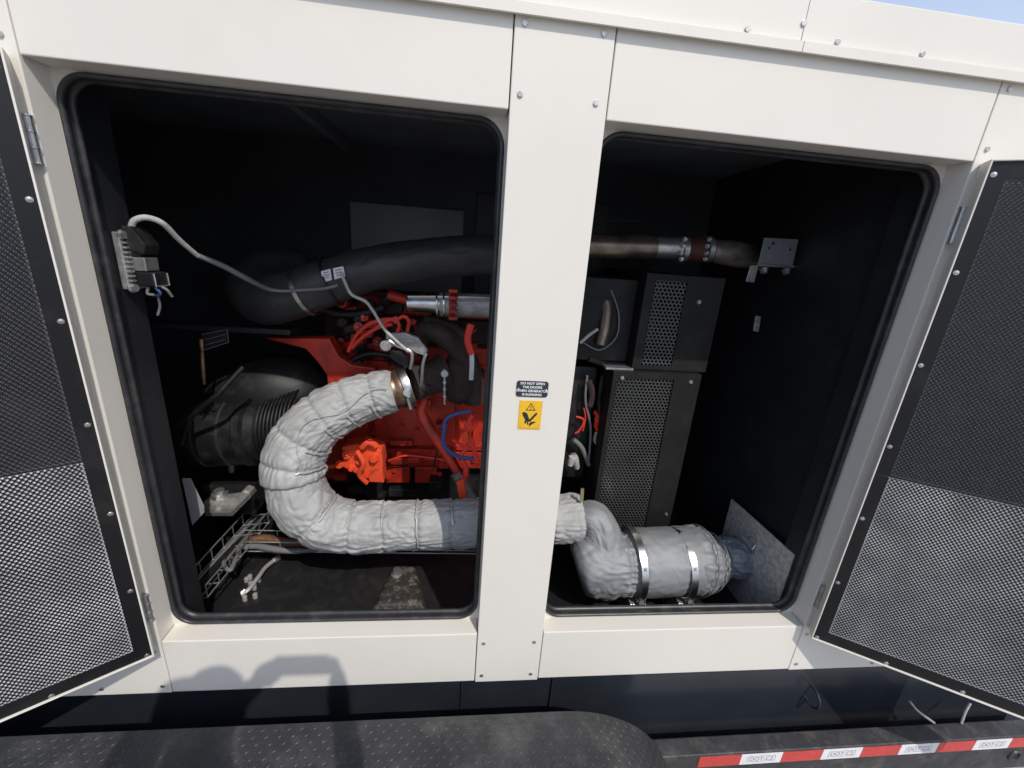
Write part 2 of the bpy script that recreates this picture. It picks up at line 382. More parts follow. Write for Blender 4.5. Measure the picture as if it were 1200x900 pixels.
# base tank below the panels
tk = MB().box(-.9, 3.1, .028, 1.2, -2.02, -1.632).box(-.9, 3.1, .018, .06, -1.632, -1.609).out('base_tank', 'tank', E_, bevel=.004)
for x in (.86, 1.165): MB().box(x, x+.006, .020, .0275, -2.0, -1.633).out('tank_rib', 'tank', E_)
MB().torus((2.15, .012, -1.76), (1, 0, 0), .035, .004, 20, 8, 0, math.pi*2).out('lifting_eye', 'tank', E_, smooth=True)

# ---- doors
def door(sign, hx, ang_dir, tag_label):
    d = Vector(ang_dir).normalized(); nrm = Vector((-d.y*sign*-1, d.x*sign*-1, 0)) if False else None
    nin = Vector((.578, -.816, 0)) if sign < 0 else Vector((-.534, -.845, 0))
    p0 = Vector((hx, 0, 0)); t = .05; WD = .90; zt, zb = -.003, -1.413
    P = lambda u, v, w_: tuple(p0+d*u+nin*(w_)+Vector((0, 0, v)))
    D = MB()
    # outer skin + folded rim
    def bx(u0, u1, w0, w1, z0, z1):
        V = [P(u, z, w_) for z in (z0, z1) for w_ in (w0, w1) for u in (u0, u1)]
        D.add(V, [(0, 2, 3, 1), (4, 5, 7, 6), (0, 1, 5, 4), (2, 6, 7, 3), (0, 4, 6, 2), (1, 3, 7, 5)])
    bx(0, WD, 0, .003, zb, zt)
    bx(0, .004, .003, t, zb, zt); bx(WD-.004, WD, .003, t, zb, zt); bx(.004, WD-.004, .003, t, zb, zb+.004); bx(.004, WD-.004, .003, t, zt-.004, zt)
    dr = D.out('service_door', 'cream', E_, bevel=.0012); dr['label'] = tag_label
    zm = -.803; lip = .0045; wS = t-.004
    def flat(u0, u1, z0, z1, w0, w1, name, m):
        V = [P(u, z, w_) for z in (z0, z1) for w_ in (w0, w1) for u in (u0, u1)]
        return link(name, V, [(0, 2, 3, 1), (4, 5, 7, 6), (0, 1, 5, 4), (2, 6, 7, 3), (0, 4, 6, 2), (1, 3, 7, 5)], m, dr)
    B = .036
    for nm, za, zc, fm in (('upper', zm, zt-.005, 'foam'), ('lower', zb+.005, zm, 'foil')):
        za2 = za+(B if nm == 'lower' else .002); zc2 = zc-(B if nm == 'upper' else .001)
        pa = np.array(p0+nin*wS); da = np.array(d)
        pts_, Fq, vtop = diamond_sheet(B, WD-B, za2, zc2, .0100, .0059, .0029, lambda u, v: pa[None]+da[None]*u[:, None]+np.array([0, 0, 1.])[None]*v[:, None])
        sh = fast_mesh('perforated_sheet', pts_, Fq, 'door', dr)
        mg = MB()
        def quad(u0, u1, v0, v1): mg.add([P(u0, v0, wS-.0007), P(u1, v0, wS-.0007), P(u1, v1, wS-.0007), P(u0, v1, wS-.0007)], [(0, 1, 2, 3)])
        quad(lip, B+.0012, za+.0005, zc-.0005); quad(WD-B-.006, WD-lip, za+.0005, zc-.0005)
        quad(B+.0013, WD-B-.0061, za+.0005, za2+.001); quad(B+.0013, WD-B-.0061, vtop+.0035, zc-.0005)
        mg.out('sheet_margin', 'door', dr)
        if fm == 'foil':
            bm = 10; VV = []; FF = []; nu, nv = 90, 60
            for j in range(nv+1):
                for i in range(nu+1):
                    u = lip+.001+(WD-2*lip-.002)*i/nu; v = za+.001+(zc-za-.002)*j/nv
                    h = noise.noise(Vector((u*5, v*7, sign)))*.0013+noise.noise(Vector((u*16, v*22, sign)))*.0007
                    VV.append(P(u, v, wS-.0030+h))
            for j in range(nv):
                for i in range(nu): a = j*(nu+1)+i; FF.append((a, a+1, a+nu+2, a+nu+1))
            link('foil_insulation', VV, FF, 'foil', dr, smooth=2)
        else: flat(lip+.001, WD-lip-.001, za+.001, zc-.001, wS-.02, wS-.004, 'foam_insulation', fm)
    rv = MB().lathe((0, 0, 0), (0, 0, .0028), [(0, .0058), (.35, .0058), (.36, .0042), (.75, .0040), (1, .0022)], 12)
    q = nin.to_track_quat('Z', 'Y').to_euler(); src = None
    pts = [(.0145, z) for z in (-.034, -.25, -.483, -.716, -.949, -1.182, -1.402)]
    pts += [(u, -1.402) for u in (.193, .369, .55, .73, .886)]+[(u, -.016) for u in (.2, .4, .6, .8)]+[(.886, z) for z in (-.25, -.6, -.95, -1.18)]
    for u, z in pts:
        p = Vector(P(u, z, wS+.0004))
        if src is None:
            src = rv.out('rivet', 'steel', dr, smooth=True); src.rotation_euler = q; src.location = p-wloc(dr)
        else: inst(src, 'rivet', p, dr, q)
    return dr
door(-1, -.018, (-.816, -.578, 0), 'left door folded open, black perforated sheet inside')
door(1, 2.019, (.845, -.534, 0), 'right door folded open, black perforated sheet inside')

# ---- stickers
def text(s, size, loc, m, parent, name='lettering', rot=(R(90), 0, 0), sx=1, bold=0):
    cu = bpy.data.curves.new('t', 'FONT'); cu.body = s; cu.size = size; cu.align_x = 'CENTER'; cu.align_y = 'CENTER'; cu.offset = bold
    t = bpy.data.objects.new('t', cu); COL.objects.link(t); bpy.context.view_layer.update()
    me = bpy.data.meshes.new_from_object(t.evaluated_get(bpy.context.evaluated_depsgraph_get()))
    bpy.data.objects.remove(t)
    me.materials.clear(); me.materials.append(M[m]); o = bpy.data.objects.new(name, me); COL.objects.link(o)
    o.parent = parent; o.location = Vector(loc)-wloc(parent); o.rotation_euler = rot; o.scale = (sx, 1, 1); return o
pl = rrect(.962, 1.043, -.625, -.583, 0, .007, 5)
bp_ = MB().prism([(x, -.0022, z) for x, z in pl], (0, -.0016, 0)).out('label_plate', 'plate', E_); bp_['label'] = 'small black plate with four lines of white lettering'
for i, (s, k) in enumerate((('DO NOT OPEN', .0085), ('THE DOORS', .0085), ('WHEN GENERATOR', .0085), ('IS RUNNING', .0085))):
    text(s, k, (1.0025, -.0041, -.5895-.0098*i), 'white', bp_, sx=1.05, bold=.00018)
for x in (.9675, 1.0385): MB().cyl((x, -.0039, -.604), (x, -.0047, -.604), .0016, 10).out('rivet', 'white', bp_)
ys = MB().box(.9735, 1.0325, -.0034, -.0022, -.7145, -.6355).out('warning_sticker', 'yellow', E_); ys['label'] = 'yellow hand-injury warning sticker on the pillar'
yy = -.0038
def inkpoly(pts, m='ink', name='pictogram'): return MB().prism([(1.003+x, yy, -.675+z) for x, z in pts], (0, .0003, 0)).out(name, m, ys)
mb = MB()
tri = [(-.013, .013), (.013, .013), (0, .034)]; tin = [(-.0095, .015), (.0095, .015), (0, .0305)]
for k in range(3):
    a, b_, c, d_ = tri[k], tri[(k+1) % 3], tin[(k+1) % 3], tin[k]
    mb.prism([(1.003+x, yy, -.675+z) for x, z in (a, b_, c, d_)], (0, .0003, 0))
mb.prism([(1.003+x, yy, -.675+z) for x, z in ((-.0012, .0245), (.0012, .0245), (.0007, .019), (-.0007, .019))], (0, .0003, 0))
mb.prism([(1.003+x, yy, -.675+z) for x, z in ((-.001, .018), (.001, .018), (.001, .016), (-.001, .016))], (0, .0003, 0))
mb.out('pictogram', 'ink', ys)
inkpoly([(-.021, .007), (-.015, .0085), (-.009, .006), (-.005, -.001), (-.001, -.012), (.001, -.019), (-.003, -.017), (-.002, -.027), (-.006, -.026), (-.007, -.017), (-.010, -.024), (-.0135, -.022), (-.012, -.013), (-.016, -.006), (-.019, -.001)])
inkpoly([(-.002, -.013), (.014, .007), (.018, .008), (.018, .003), (.004, -.015), (.001, -.019)])
inkpoly([(.003, -.019), (.010, -.017), (.017, -.018), (.010, -.023), (.004, -.027), (.0, -.032), (-.001, -.024)])
text('! PELIGRO', .005, (1.003, yy, -.7105), 'inkg', ys, 'lettering') if False else None
MB().box(.978, 1.028, yy, yy+.0003, -.7112, -.7098).out('pictogram', mat('orange_print', (.6, .2, .03), .5), ys)

# ------------------------------------------------------------------ trailer
T = thing('trailer', (1, -.08, -2.45), 'black painted steel trailer with diamond plate fender and reflective tape', 'trailer')
MB().box(-1.5, 3.6, -.105, -.048, -2.02, -1.842).out('side_rail', 'rail', T, bevel=.004)
MB().box(-1.5, 3.6, -.0475, 1.2, -2.06, -2.025).out('deck', 'rail', T)
MB().torus((2.941, -.1062, -1.945), (0, 1, 0), .022, .005, 20, 6).out('rail_grommet', 'rubber', T, smooth=True)
MB().cyl((2.941, -.1045, -1.945), (2.941, -.1062, -1.945), .021, 16).out('rail_hole', 'ink', T)
x = 1.668; zt = -1.8495; k = 0
while x < 3.5:
    tp = MB().box(x, x+.1515, -.1062, -.105, zt-.05, zt).out('reflective_tape', 'taper' if k % 2 == 0 else 'tapew', T)
    if k % 2:
        xc = x+.076; m2 = MB()
        for (a, b_, c, d_) in ((-.05, .05, -.0125, -.011), (-.05, .05, -.0385, -.037), (-.0515, -.05, -.0385, -.011), (.05, .0515, -.0385, -.011)):
            m2.box(xc+a, xc+b_, -.1065, -.1063, zt+c, zt+d_)
        m2.out('tape_border', 'inkg', tp)
        text('DOT-C2', .024, (xc, -.1066, zt-.0255), 'inkg', tp, sx=1.0)
    x += .1525; k += 1
for (a, b_, c) in (((2.52, -.02, -1.76), (2.56, -.03, -1.80), (2.62, -.05, -1.835)), ((2.77, -.03, -1.77), (2.75, -.04, -1.80), (2.73, -.055, -1.84))):
    MB().tube([a, b_, c], .0045, 8, smooth=6).out('brake_line', 'zinc', T, smooth=True)
# fender: flat top, rounded end, diamond tread
fr_ = [(-1.5, -1.6)]+[(1.17, -1.6)]
for i in range(1, 15):
    a = R(90-6.4*i); fr_.append((1.17+.40*math.cos(a), -1.6-.40+.40*math.sin(a)))
x_, z_ = fr_[-1]; fr_.append((x_+.004, z_-.25))
FW = .30; yI = -.108
def fend_len():
    L = [0]
    for a, b_ in zip(fr_, fr_[1:]): L.append(L[-1]+math.hypot(b_[0]-a[0], b_[1]-a[1]))
    return L
FL = fend_len()
def fp(s, y, h):
    j = 0
    while j < len(FL)-2 and FL[j+1] < s: j += 1
    t = (s-FL[j])/(FL[j+1]-FL[j]); a, b_ = fr_[j], fr_[j+1]
    def nrm(i):
        p, q = fr_[max(i-1, 0)], fr_[min(i+1, len(fr_)-1)]; dx, dz = q[0]-p[0], q[1]-p[1]; l = math.hypot(dx, dz); return (-dz/l, dx/l)
    n0, n1 = nrm(j), nrm(j+1); nx, nz = n0[0]*(1-t)+n1[0]*t, n0[1]*(1-t)+n1[1]*t
    return (a[0]*(1-t)+b_[0]*t+nx*h, y, a[1]*(1-t)+b_[1]*t+nz*h)
V = []; Fc = []; ns = 140
SS = [FL[1]*i/60 for i in range(60)]+[FL[1]+(FL[-1]-FL[1])*i/40 for i in range(41)]
for s in SS:
    V += [fp(s, yI, 0), fp(s, yI-.006, .0025) if False else fp(s, yI, 0), fp(s, yI-FW, 0), fp(s, yI-FW, -.004), fp(s, yI, -.004)]
for i in range(len(SS)-1):
    for j in range(5): Fc.append((i*5+j, (i+1)*5+j, (i+1)*5+(j+1) % 5, i*5+(j+1) % 5))
fd = link('fender', V, Fc, 'fender', T, smooth=True); fd['label'] = 'black diamond plate fender with rounded right end'
V = []; Fc = []; pt = .0175; i = 0; s = 1.2
while s < FL[-1]-.02:
    for j in range(int((FW-.02)/pt)):
        y = yI-.012-j*pt; sg = 1 if (i+j) % 2 else -1; c, sn = math.cos(R(45)), math.sin(R(45))*sg
        ln, wd, h = .0080, .0026, .0012; b = len(V)
        for (e, f_) in ((-1, 0), (0, -1), (1, 0), (0, 1)): V.append(fp(s+(e*ln*c-f_*wd*sn), y+(e*ln*sn+f_*wd*c), .0001))
        for e in (-.45, .45): V.append(fp(s+e*ln*c, y+e*ln*sn, h))
        Fc += [(b, b+1, b+4), (b+1, b+5, b+4), (b+1, b+2, b+5), (b+2, b+3, b+5), (b+3, b+4, b+5), (b+3, b, b+4)]
    s += pt; i += 1
tr = link('diamond_tread', V, Fc, 'fender', fd); tr['kind'] = 'stuff'
# vertical inner skirt of the fender
MB().prism([(x, -.1065, z) for x, z in fr_[1:]]+[(1.0, -.1065, fr_[-1][1]), (1.0, -.1065, -1.6)], (0, -.0012, 0)).out('fender_skirt', 'fender', T)
MB().box(-1.5, 1.0, -.1077, -.1065, -2.0, -1.6).out('fender_skirt', 'fender', T)

# ------------------------------------------------------------------ wrapped exhaust pipe
X = thing('exhaust_pipe', at(430, 615, .38), 'silver cloth wrapped exhaust pipe bending round in front of the red engine', 'exhaust pipe')
PT = [(463, 458, .52, .102), (438, 463, .51, .108), (405, 474, .485, .116), (372, 494, .45, .124), (350, 522, .42, .130), (344, 552, .40, .131), (352, 584, .385, .130), (376, 609, .38, .127), (412, 617, .38, .121), (460, 616, .38, .117), (520, 614, .38, .117), (580, 612, .38, .117), (640, 609, .38, .118), (680, 606, .38, .122)]
KR = .80
def sleeve(pts, ties, seed, flare=0):
    rr = [p[3]*KR for p in pts]
    if flare: rr[-1] += flare
    return cloth('insulation_wrap', [at(a, b, c) for a, b, c, _ in pts], rr, 'cloth', X, ties=ties, amp=.0074, seed=seed)
_, Q, q, fr1 = sleeve(PT[:5]+[(344, 545, .403, .133), (345, 558, .398, .134)], (.16, .34, .52, .72, .90), 1, .006)
_, Q2, q2, fr2 = sleeve([(346, 540, .404, .122), (345, 556, .40, .126)]+PT[6:], (.19, .30, .40, .50, .60, .70, .80, .9), 8)
k = len(Q)-1
def tie(s, a0, a1, rr=.0028, m='zinc', parent=X, Q=Q, q=q, fr1=fr1, name='lacing_wire', off=.003, skew=0):
    mb = MB(); k = len(Q)-1; pts = []
    for j in range(25):
        an = a0+(a1-a0)*j/24; i = min(k, max(0, int((s+skew*(j/24-.5))*k)))
        pts.append(Q[i]+(fr1[i][0]*math.cos(an)+fr1[i][1]*math.sin(an))*(q[i]+off))
    mb.tube(pts, rr, 7); return mb.out(name, m, parent, smooth=True)
def vis_angle(i, Q=Q, fr1=fr1, target=None):
    d = (CAM-Q[i]) if target is None else target; return math.atan2(d.dot(fr1[i][1]), d.dot(fr1[i][0]))
for s, sk in ((.16, .03), (.34, .04), (.52, .04), (.72, .03), (.90, .02)):
    i = int(s*k); ctr = vis_angle(i, target=Vector((.7, -.55, -.35)))
    tie(s, ctr-.6, ctr+.6, .0034, 'steelc', skew=sk)
k2 = len(Q2)-1
for n_, s in enumerate((.19, .30, .40, .50, .60, .70, .80, .9)):
    i = int(s*k2); ctr = vis_angle(i, Q2, fr2, target=Vector((.35 if s < .35 else 0, -.35, .9))); tie(s, ctr-.7, ctr+(1.5 if n_ in (3, 5) else .6), .0034, 'steelc', X, Q2, q2, fr2, skew=.01)
# seam flap along the pipe
pts = []
for i in range(int(.04*k), int(.96*k), 3):
    an = vis_angle(i)+.22*math.sin(i*.09); pts.append(Q[i]+(fr1[i][0]*math.cos(an)+fr1[i][1]*math.sin(an))*(q[i]+.0012))
MB().tube(pts, .0018, 6).out('seam_cord', 'cloth', X, smooth=True)
# folded flap near the lower bend
e1, e2, e3 = at(468, 456, .53), at(484, 449, .545), at(500, 444, .56)
MB().lathe(at(455, 459, .52), at(473, 454, .535), [(0, .070), (.25, .075), (.5, .070), (.75, .076), (1, .072)], 36).out('bellows_section', 'heat', X, smooth=True)
mb = MB().lathe(at(471.5, 454, .533), at(480, 451, .541), [(0, .074), (.02, .083), (.5, .085), (.98, .083), (1, .074)], 40)
cl = mb.out('band_clamp', 'steel', X, smooth=True)
MB().cyl(at(478, 466, .455), at(482, 479, .46), .0075, 10).bolt(at(477, 460, .452), (-.1, -1, .2), .010, .012).out('clamp_bolt', 'steel', cl)
MB().lathe(e2, at(520, 438, .6), [(0, .070), (.3, .066), (.7, .066), (1, .08)], 32).out('outlet_pipe', 'rust', X, smooth=True)

# ------------------------------------------------------------------ muffler
U = thing('muffler', at(775, 700, .3), 'grey cloth wrapped muffler drum held by two steel straps', 'muffler')
PTm = [(675, 664, .30, .085), (679, 663, .30, .110), (690, 661, .30, .124), (708, 660, .30, .129), (724, 660, .30, .125), (737, 660, .30, .121)]
cloth('inlet_wrap', [at(a, b, c) for a, b, c, _ in PTm], [p[3] for p in PTm], 'cloth2', U, ties=(.85,), amp=.010, seed=2, n=130)
PTe = [(680, 610, .365, .058), (693, 608, .35, .068), (702, 618, .332, .074), (706, 636, .312, .082), (708, 652, .30, .085)]
cloth('elbow_wrap', [at(a, b, c) for a, b, c, _ in PTe], [p[3] for p in PTe], 'cloth2', U, ties=(.06,), amp=.0085, seed=12, n=110)
PTd = [(733, 659, .3, .120), (742, 659, .3, .129), (770, 658, .3, .129), (800, 656, .3, .129), (812, 656, .3, .126)]
cd2, Qd, qd, frd = cloth('drum_wrap', [at(a, b, c) for a, b, c, _ in PTd], [p[3] for p in PTd], 'cloth2', U, ties=(.12, .72), amp=.0036, seed=3, n=110, pinch=.003)
PTo = [(802, 656, .3, .122), (811, 656, .3, .133), (820, 657, .303, .124), (828, 658, .308, .108), (835, 660, .313, .086), (843, 663, .32, .055)]
co, Qo, qo, fo = cloth('outlet_wrap', [at(a, b, c) for a, b, c, _ in PTo], [p[3] for p in PTo], 'cloth2', U, ties=(.25, .5, .75), amp=.009, seed=4, n=110, pinch=.007)
PTt = [(834, 650, .34, .06), (844, 651, .342, .082), (860, 653, .345, .086), (877, 654, .348, .084), (890, 655, .35, .068)]
cloth('tail_wrap', [at(a, b, c) for a, b, c, _ in PTt], [p[3] for p in PTt], 'cloth3', U, ties=(.2, .85), amp=.010, seed=5, n=90)
for s in (.25, .52, .78):
    kk = len(Qo)-1; i = int(s*kk); ctr = vis_angle(i, Qo, fo)
    tie(s, ctr-1.6, ctr+1.6, .0025, 'greyd', U, Qo, qo, fo, 'lacing_wire', .004)
def strap(px):
    c = at(px, 659, .3); axis = (at(800, 656, .3)-at(742, 659, .3)).normalized()
    u = Vector((0, 0, 1)); u = (u-axis*u.dot(axis)).normalized(); v = axis.cross(u); r0 = .1345; hw = .0125; V = []; Fc = []; n = 60
    for i in range(n+1):
        a = 2*math.pi*i/n; d = u*math.cos(a)+v*math.sin(a)
        for (s_, rr) in ((-hw, r0), (hw, r0), (hw, r0+.002), (-hw, r0+.002)): V.append(c+axis*s_+d*rr)
    for i in range(n):
        for j in range(4): Fc.append((i*4+j, i*4+(j+1) % 4, i*4+4+(j+1) % 4, i*4+4+j))
    s = link('clamp_strap', V, Fc, 'steel', U, smooth=True)
    # stamped cross
    d = (CAM-c); d = (d-axis*d.dot(axis)).normalized(); d = (d*.95-u*.22).normalized(); d = (d-axis*d.dot(axis)).normalized(); tn = axis.cross(d); pc = c+d*(r0+.0022); m2 = MB()
    for sg in (-1, 1): m2.obox(pc, (axis+tn*sg)*.0055, (axis-tn*sg)*.0012, d*.0004)
    m2.out('stamped_mark', 'heat', s)
    # saddle, bolts
    m3 = MB(); b = c-u*(r0+.012)-Vector((0, .115, 0))
    m3.box(c.x-.03, c.x+.03, b.y-.03, b.y+.16, -1.599, -1.588); m3.box(c.x-.022, c.x-.018, b.y-.0, b.y+.1, -1.588, -1.50); m3.box(c.x+.018, c.x+.022, b.y, b.y+.1, -1.588, -1.50).box(c.x-.03, c.x+.03, b.y+.01, b.y+.09, -1.503, -1.498)
    m3.bolt((c.x-.02, b.y-.015, -1.588), (0, 0, 1), .009, .010); m3.bolt((c.x+.02, b.y-.015, -1.588), (0, 0, 1), .009, .010)
    m3.out('saddle_bracket', 'greyd', U, bevel=.0008)
    m4 = MB(); z = -1.505; yv = c.y-.105
    m4.cyl((c.x-.028, yv, z), (c.x+.03, yv, z), .0045, 10).bolt((c.x+.004, yv-.006, z+.02), (0, -1, .4), .010, .012).bolt((c.x+.002, yv-.006, z-.012), (0, -1, .2), .008, .01).cyl((c.x+.022, yv-.004, z+.03), (c.x+.022, yv-.004, z-.02), .005, 10)
    m4.out('clamp_bolt', 'zinc', s)
strap(740); strap(794)
MB().tube([at(878, 630, .29), at(885, 637, .285), at(881, 645, .282), at(888, 651, .29)], .006, 8, smooth=5).out('tail_clamp', 'zinc', U, smooth=True)
MB().obox(at(682, 580, .34), (.006, 0, 0), (0, .003, 0), (-.002, 0, .028)).out('hanger_strip', 'brass', U)
MB().box(1.46, 1.98, .245, .262, -1.5995, -1.585).out('base_rail', 'greyd', U)

# ------------------------------------------------------------------ engine
EN = thing('diesel_engine', (.75, .8, -1.6), 'red diesel engine deep inside the left opening behind the exhaust pipe', 'engine')
D0 = .66
def pol(name, pts, D, th, m='red', parent=EN, bevel=.004): return MB().prism([at(a, b, D) for a, b in pts], (0, th, 0)).out(name, m, parent, bevel=bevel)
MB().box(.25, 1.06, .84, 1.10, -1.20, -.70).out('engine_block', 'red', EN, bevel=.012)
MB().box(.24, 1.06, .80, .84, -1.19, -1.16).box(.26, 1.05, .815, .84, -.80, -.775).out('block_flange', 'red', EN, bevel=.004)
for i in range(7):
    x = .30+i*.115; m2 = MB().box(x, x+.012, .822, .8405, -1.16, -1.05 if i % 2 else -.95)
    o = m2.out('casting_rib', 'red', EN, bevel=.003)
MB().box(.28, 1.06, .81, 1.08, -1.29, -1.20).out('pan_rail', 'red', EN, bevel=.005)
MB().prism([(.36, .86, -1.5), (.98, .86, -1.5), (1.02, .86, -1.29), (.34, .86, -1.29)], (0, .22, 0)).out('oil_pan', 'black', EN, bevel=.01)
zh = at(480, 372, .9).z; zv = at(480, 349, .92).z
MB().box(.20, 1.12, .90, 1.1, -.70, zh).out('cylinder_head', 'rust', EN, bevel=.01)
MB().box(.34, 1.12, .92, 1.08, zh, zv).out('valve_cover', 'red', EN, bevel=.015)
bs = None
for i in range(8):
    p = (.32+i*.094, .8095, -1.245)
    if bs is None: bs = MB().bolt(p, (0, -1, 0), .009, .009).out('bolt', 'red', EN)
    else: inst(bs, 'bolt', wloc(bs)+Vector((i*.094, 0, 0)), EN)
# flywheel housing wing at the left
pol('flywheel_housing', [(309, 396), (386, 397), (397, 418), (412, 428), (440, 432), (440, 452), (384, 452), (383, 440), (372, 424), (358, 409)], .63, .06)
# fuel pump cluster lit by the sun, its red also lifted to a sunlit tone
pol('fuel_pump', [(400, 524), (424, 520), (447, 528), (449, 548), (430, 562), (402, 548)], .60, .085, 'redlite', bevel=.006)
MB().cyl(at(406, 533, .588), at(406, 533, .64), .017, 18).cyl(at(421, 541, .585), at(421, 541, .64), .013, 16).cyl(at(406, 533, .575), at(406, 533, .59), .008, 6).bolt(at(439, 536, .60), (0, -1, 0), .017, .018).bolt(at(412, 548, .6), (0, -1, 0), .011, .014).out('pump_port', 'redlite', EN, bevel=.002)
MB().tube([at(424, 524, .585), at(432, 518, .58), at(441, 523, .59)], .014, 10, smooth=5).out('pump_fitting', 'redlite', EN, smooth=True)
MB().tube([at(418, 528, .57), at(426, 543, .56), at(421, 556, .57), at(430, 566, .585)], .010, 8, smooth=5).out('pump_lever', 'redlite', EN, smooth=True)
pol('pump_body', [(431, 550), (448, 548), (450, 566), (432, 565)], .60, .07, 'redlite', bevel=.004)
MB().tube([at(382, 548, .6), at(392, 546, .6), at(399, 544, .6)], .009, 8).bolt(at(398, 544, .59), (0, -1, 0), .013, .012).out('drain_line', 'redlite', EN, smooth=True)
pol('side_cover', [(436, 462), (508, 448), (532, 470), (534, 536), (440, 536)], .80, .03, bevel=.008)
pol('side_cover', [(374, 496), (404, 494), (404, 560), (378, 562)], .79, .04, bevel=.006)
pol('side_cover', [(392, 492), (428, 482), (434, 512), (396, 516)], .80, .03, bevel=.006)
for (a, b, c, d) in ((452, 538, 530, 545), (452, 548, 480, 566), (486, 548, 512, 566)):
    pol('casting_pad', [(a, b), (c, b), (c, d), (a, d)], .79, .04, bevel=.004)
for (px, py) in ((470, 500), (488, 505), (405, 496), (436, 508), (462, 552), (498, 552), (520, 540), (515, 556), (455, 560), (387, 446), (395, 460)): inst(bs, 'bolt', at(px, py, .785), EN)
for (px, py, w_, h_, dd, mm) in ((470, 520, .05, .012, .76, 'red'), (500, 470, .02, .05, .75, 'red'), (515, 505, .018, .03, .74, 'red'), (486, 540, .03, .012, .74, 'red'), (520, 545, .02, .02, .72, 'red'), (448, 480, .03, .02, .78, 'red'), (405, 505, .015, .03, .75, 'red'), (398, 560, .03, .014, .72, 'red'), (420, 575, .05, .02, .78, 'black'), (470, 578, .06, .02, .78, 'black'), (510, 572, .03, .03, .72, 'black')):
    p = at(px, py, dd); mb = MB().box(p.x-w_, p.x+w_, dd, dd+.08, p.z-h_, p.z+h_).cyl(p+Vector((w_*.5, -.012, 0)), p+Vector((w_*.5, .01, 0)), min(h_, w_)*.6, 8)
    mb.out('block_fitting', mm, EN, bevel=.003)
MB().tube([at(412, 470, .74), at(440, 478, .72), at(470, 474, .72), at(500, 486, .7), at(512, 520, .68), at(508, 548, .7)], .0045, 8, smooth=7).out('oil_line', 'rust', EN, smooth=True)
MB().tube([at(455, 540, .73), at(475, 534, .71), at(500, 536, .7), at(530, 540, .68)], .005, 8, smooth=6).out('oil_line', 'redhose', EN, smooth=True)
MB().tube([at(497, 468, .62), at(494, 484, .60), at(506, 506, .58), at(524, 532, .56), at(538, 556, .55), at(546, 572, .54)], .021, 14, smooth=6).out('coolant_tube', 'red', EN, smooth=True)
P2, r2 = spline([at(534, 555, .52), at(541, 566, .51), at(548, 577, .5), at(553, 586, .5)], [.019]*4, 12); mb = MB()
r2 = [.019+(.0035 if i % 3 == 0 else -.001) for i in range(len(P2))]; mb.tube(P2, r2, 14).out('corrugated_hose', 'greyd', EN, smooth=True)
# upper fittings and red hoses
for pp in (((408, 412), (416, 395), (432, 380), (455, 374), (467, 379), (466, 390)), ((412, 408), (425, 395), (443, 384), (460, 380)), ((462, 378), (472, 371), (479, 376), (477, 390)), ((440, 385), (452, 377), (466, 372))):
    MB().tube([at(a, b, .62) for a, b in pp], .0075, 8, smooth=6).out('fuel_hose', 'redhose', EN, smooth=True)
random.seed(11)
for (px, py, s_) in [(random.uniform(388, 556), random.uniform(352, 432), random.uniform(.010, .026)) for _ in range(34)]+[(470, 388, .02), (482, 392, .018), (486, 378, .016), (455, 352, .03), (430, 372, .022), (405, 378, .02), (488, 352, .024), (412, 395, .02), (445, 400, .026), (425, 408, .024), (528, 385, .03), (548, 400, .02)]:
    mb = MB(); p = at(px, py, random.uniform(.70, .86))
    mb.cyl(p, p+Vector((0, -.05, .01)), s_*.8, 14).cyl(p+Vector((0, -.05, .01)), p+Vector((0, -.065, .012)), s_*.45, 6).obox(p+Vector((s_, 0, -s_)), (s_, 0, .004), (0, .02, 0), (0, 0, s_*.7))
    mb.out('head_fitting', random.choice(['red', 'red', 'black', 'black', 'rust', 'rust', 'zincd']), EN, bevel=.002)
for (pp, m, rr) in ((((455, 345), (480, 352), (500, 350)), 'red', .02), (((408, 425), (430, 415), (458, 418), (470, 432)), 'black', .012), (((372, 360), (400, 368), (430, 366), (450, 360)), 'black', .016)):
    MB().tube([at(a, b, .68) for a, b in pp], rr, 10, smooth=5).out('head_tube', m, EN, smooth=True)
# coolant rail at the top right
cp = MB().tube([at(478, 356, .62), at(500, 356, .62), at(516, 357, .62)], [.030, .033, .036], 24).out('coolant_rail', 'steel', EN, smooth=True)
MB().tube([at(516, 357, .62), at(545, 358, .62), at(600, 360, .62)], .045, 28).out('coolant_rail', 'alu', EN, smooth=True)
for px in (513, 521): MB().lathe(at(px-1.3, 357, .62), at(px+1.3, 357, .62), [(0, .046), (.1, .052), (.9, .052), (1, .046)], 28).out('rail_clamp', 'steel', EN, smooth=True)
mb = MB().lathe(at(527, 357, .62), at(535, 358, .62), [(0, .048), (.05, .056), (.95, .056), (1, .048)], 12)
for i in range(5): mb.obox(at(531, 341+i*8, .56-.0*i), (.016, 0, 0), (0, .01, 0), (0, 0, .006))
mb.out('red_collar', 'red', EN, bevel=.002)
MB().tube([at(478, 348, .59), at(520, 348, .59), at(600, 350, .59)], .006, 8).out('steel_line', 'steel', EN, smooth=True)
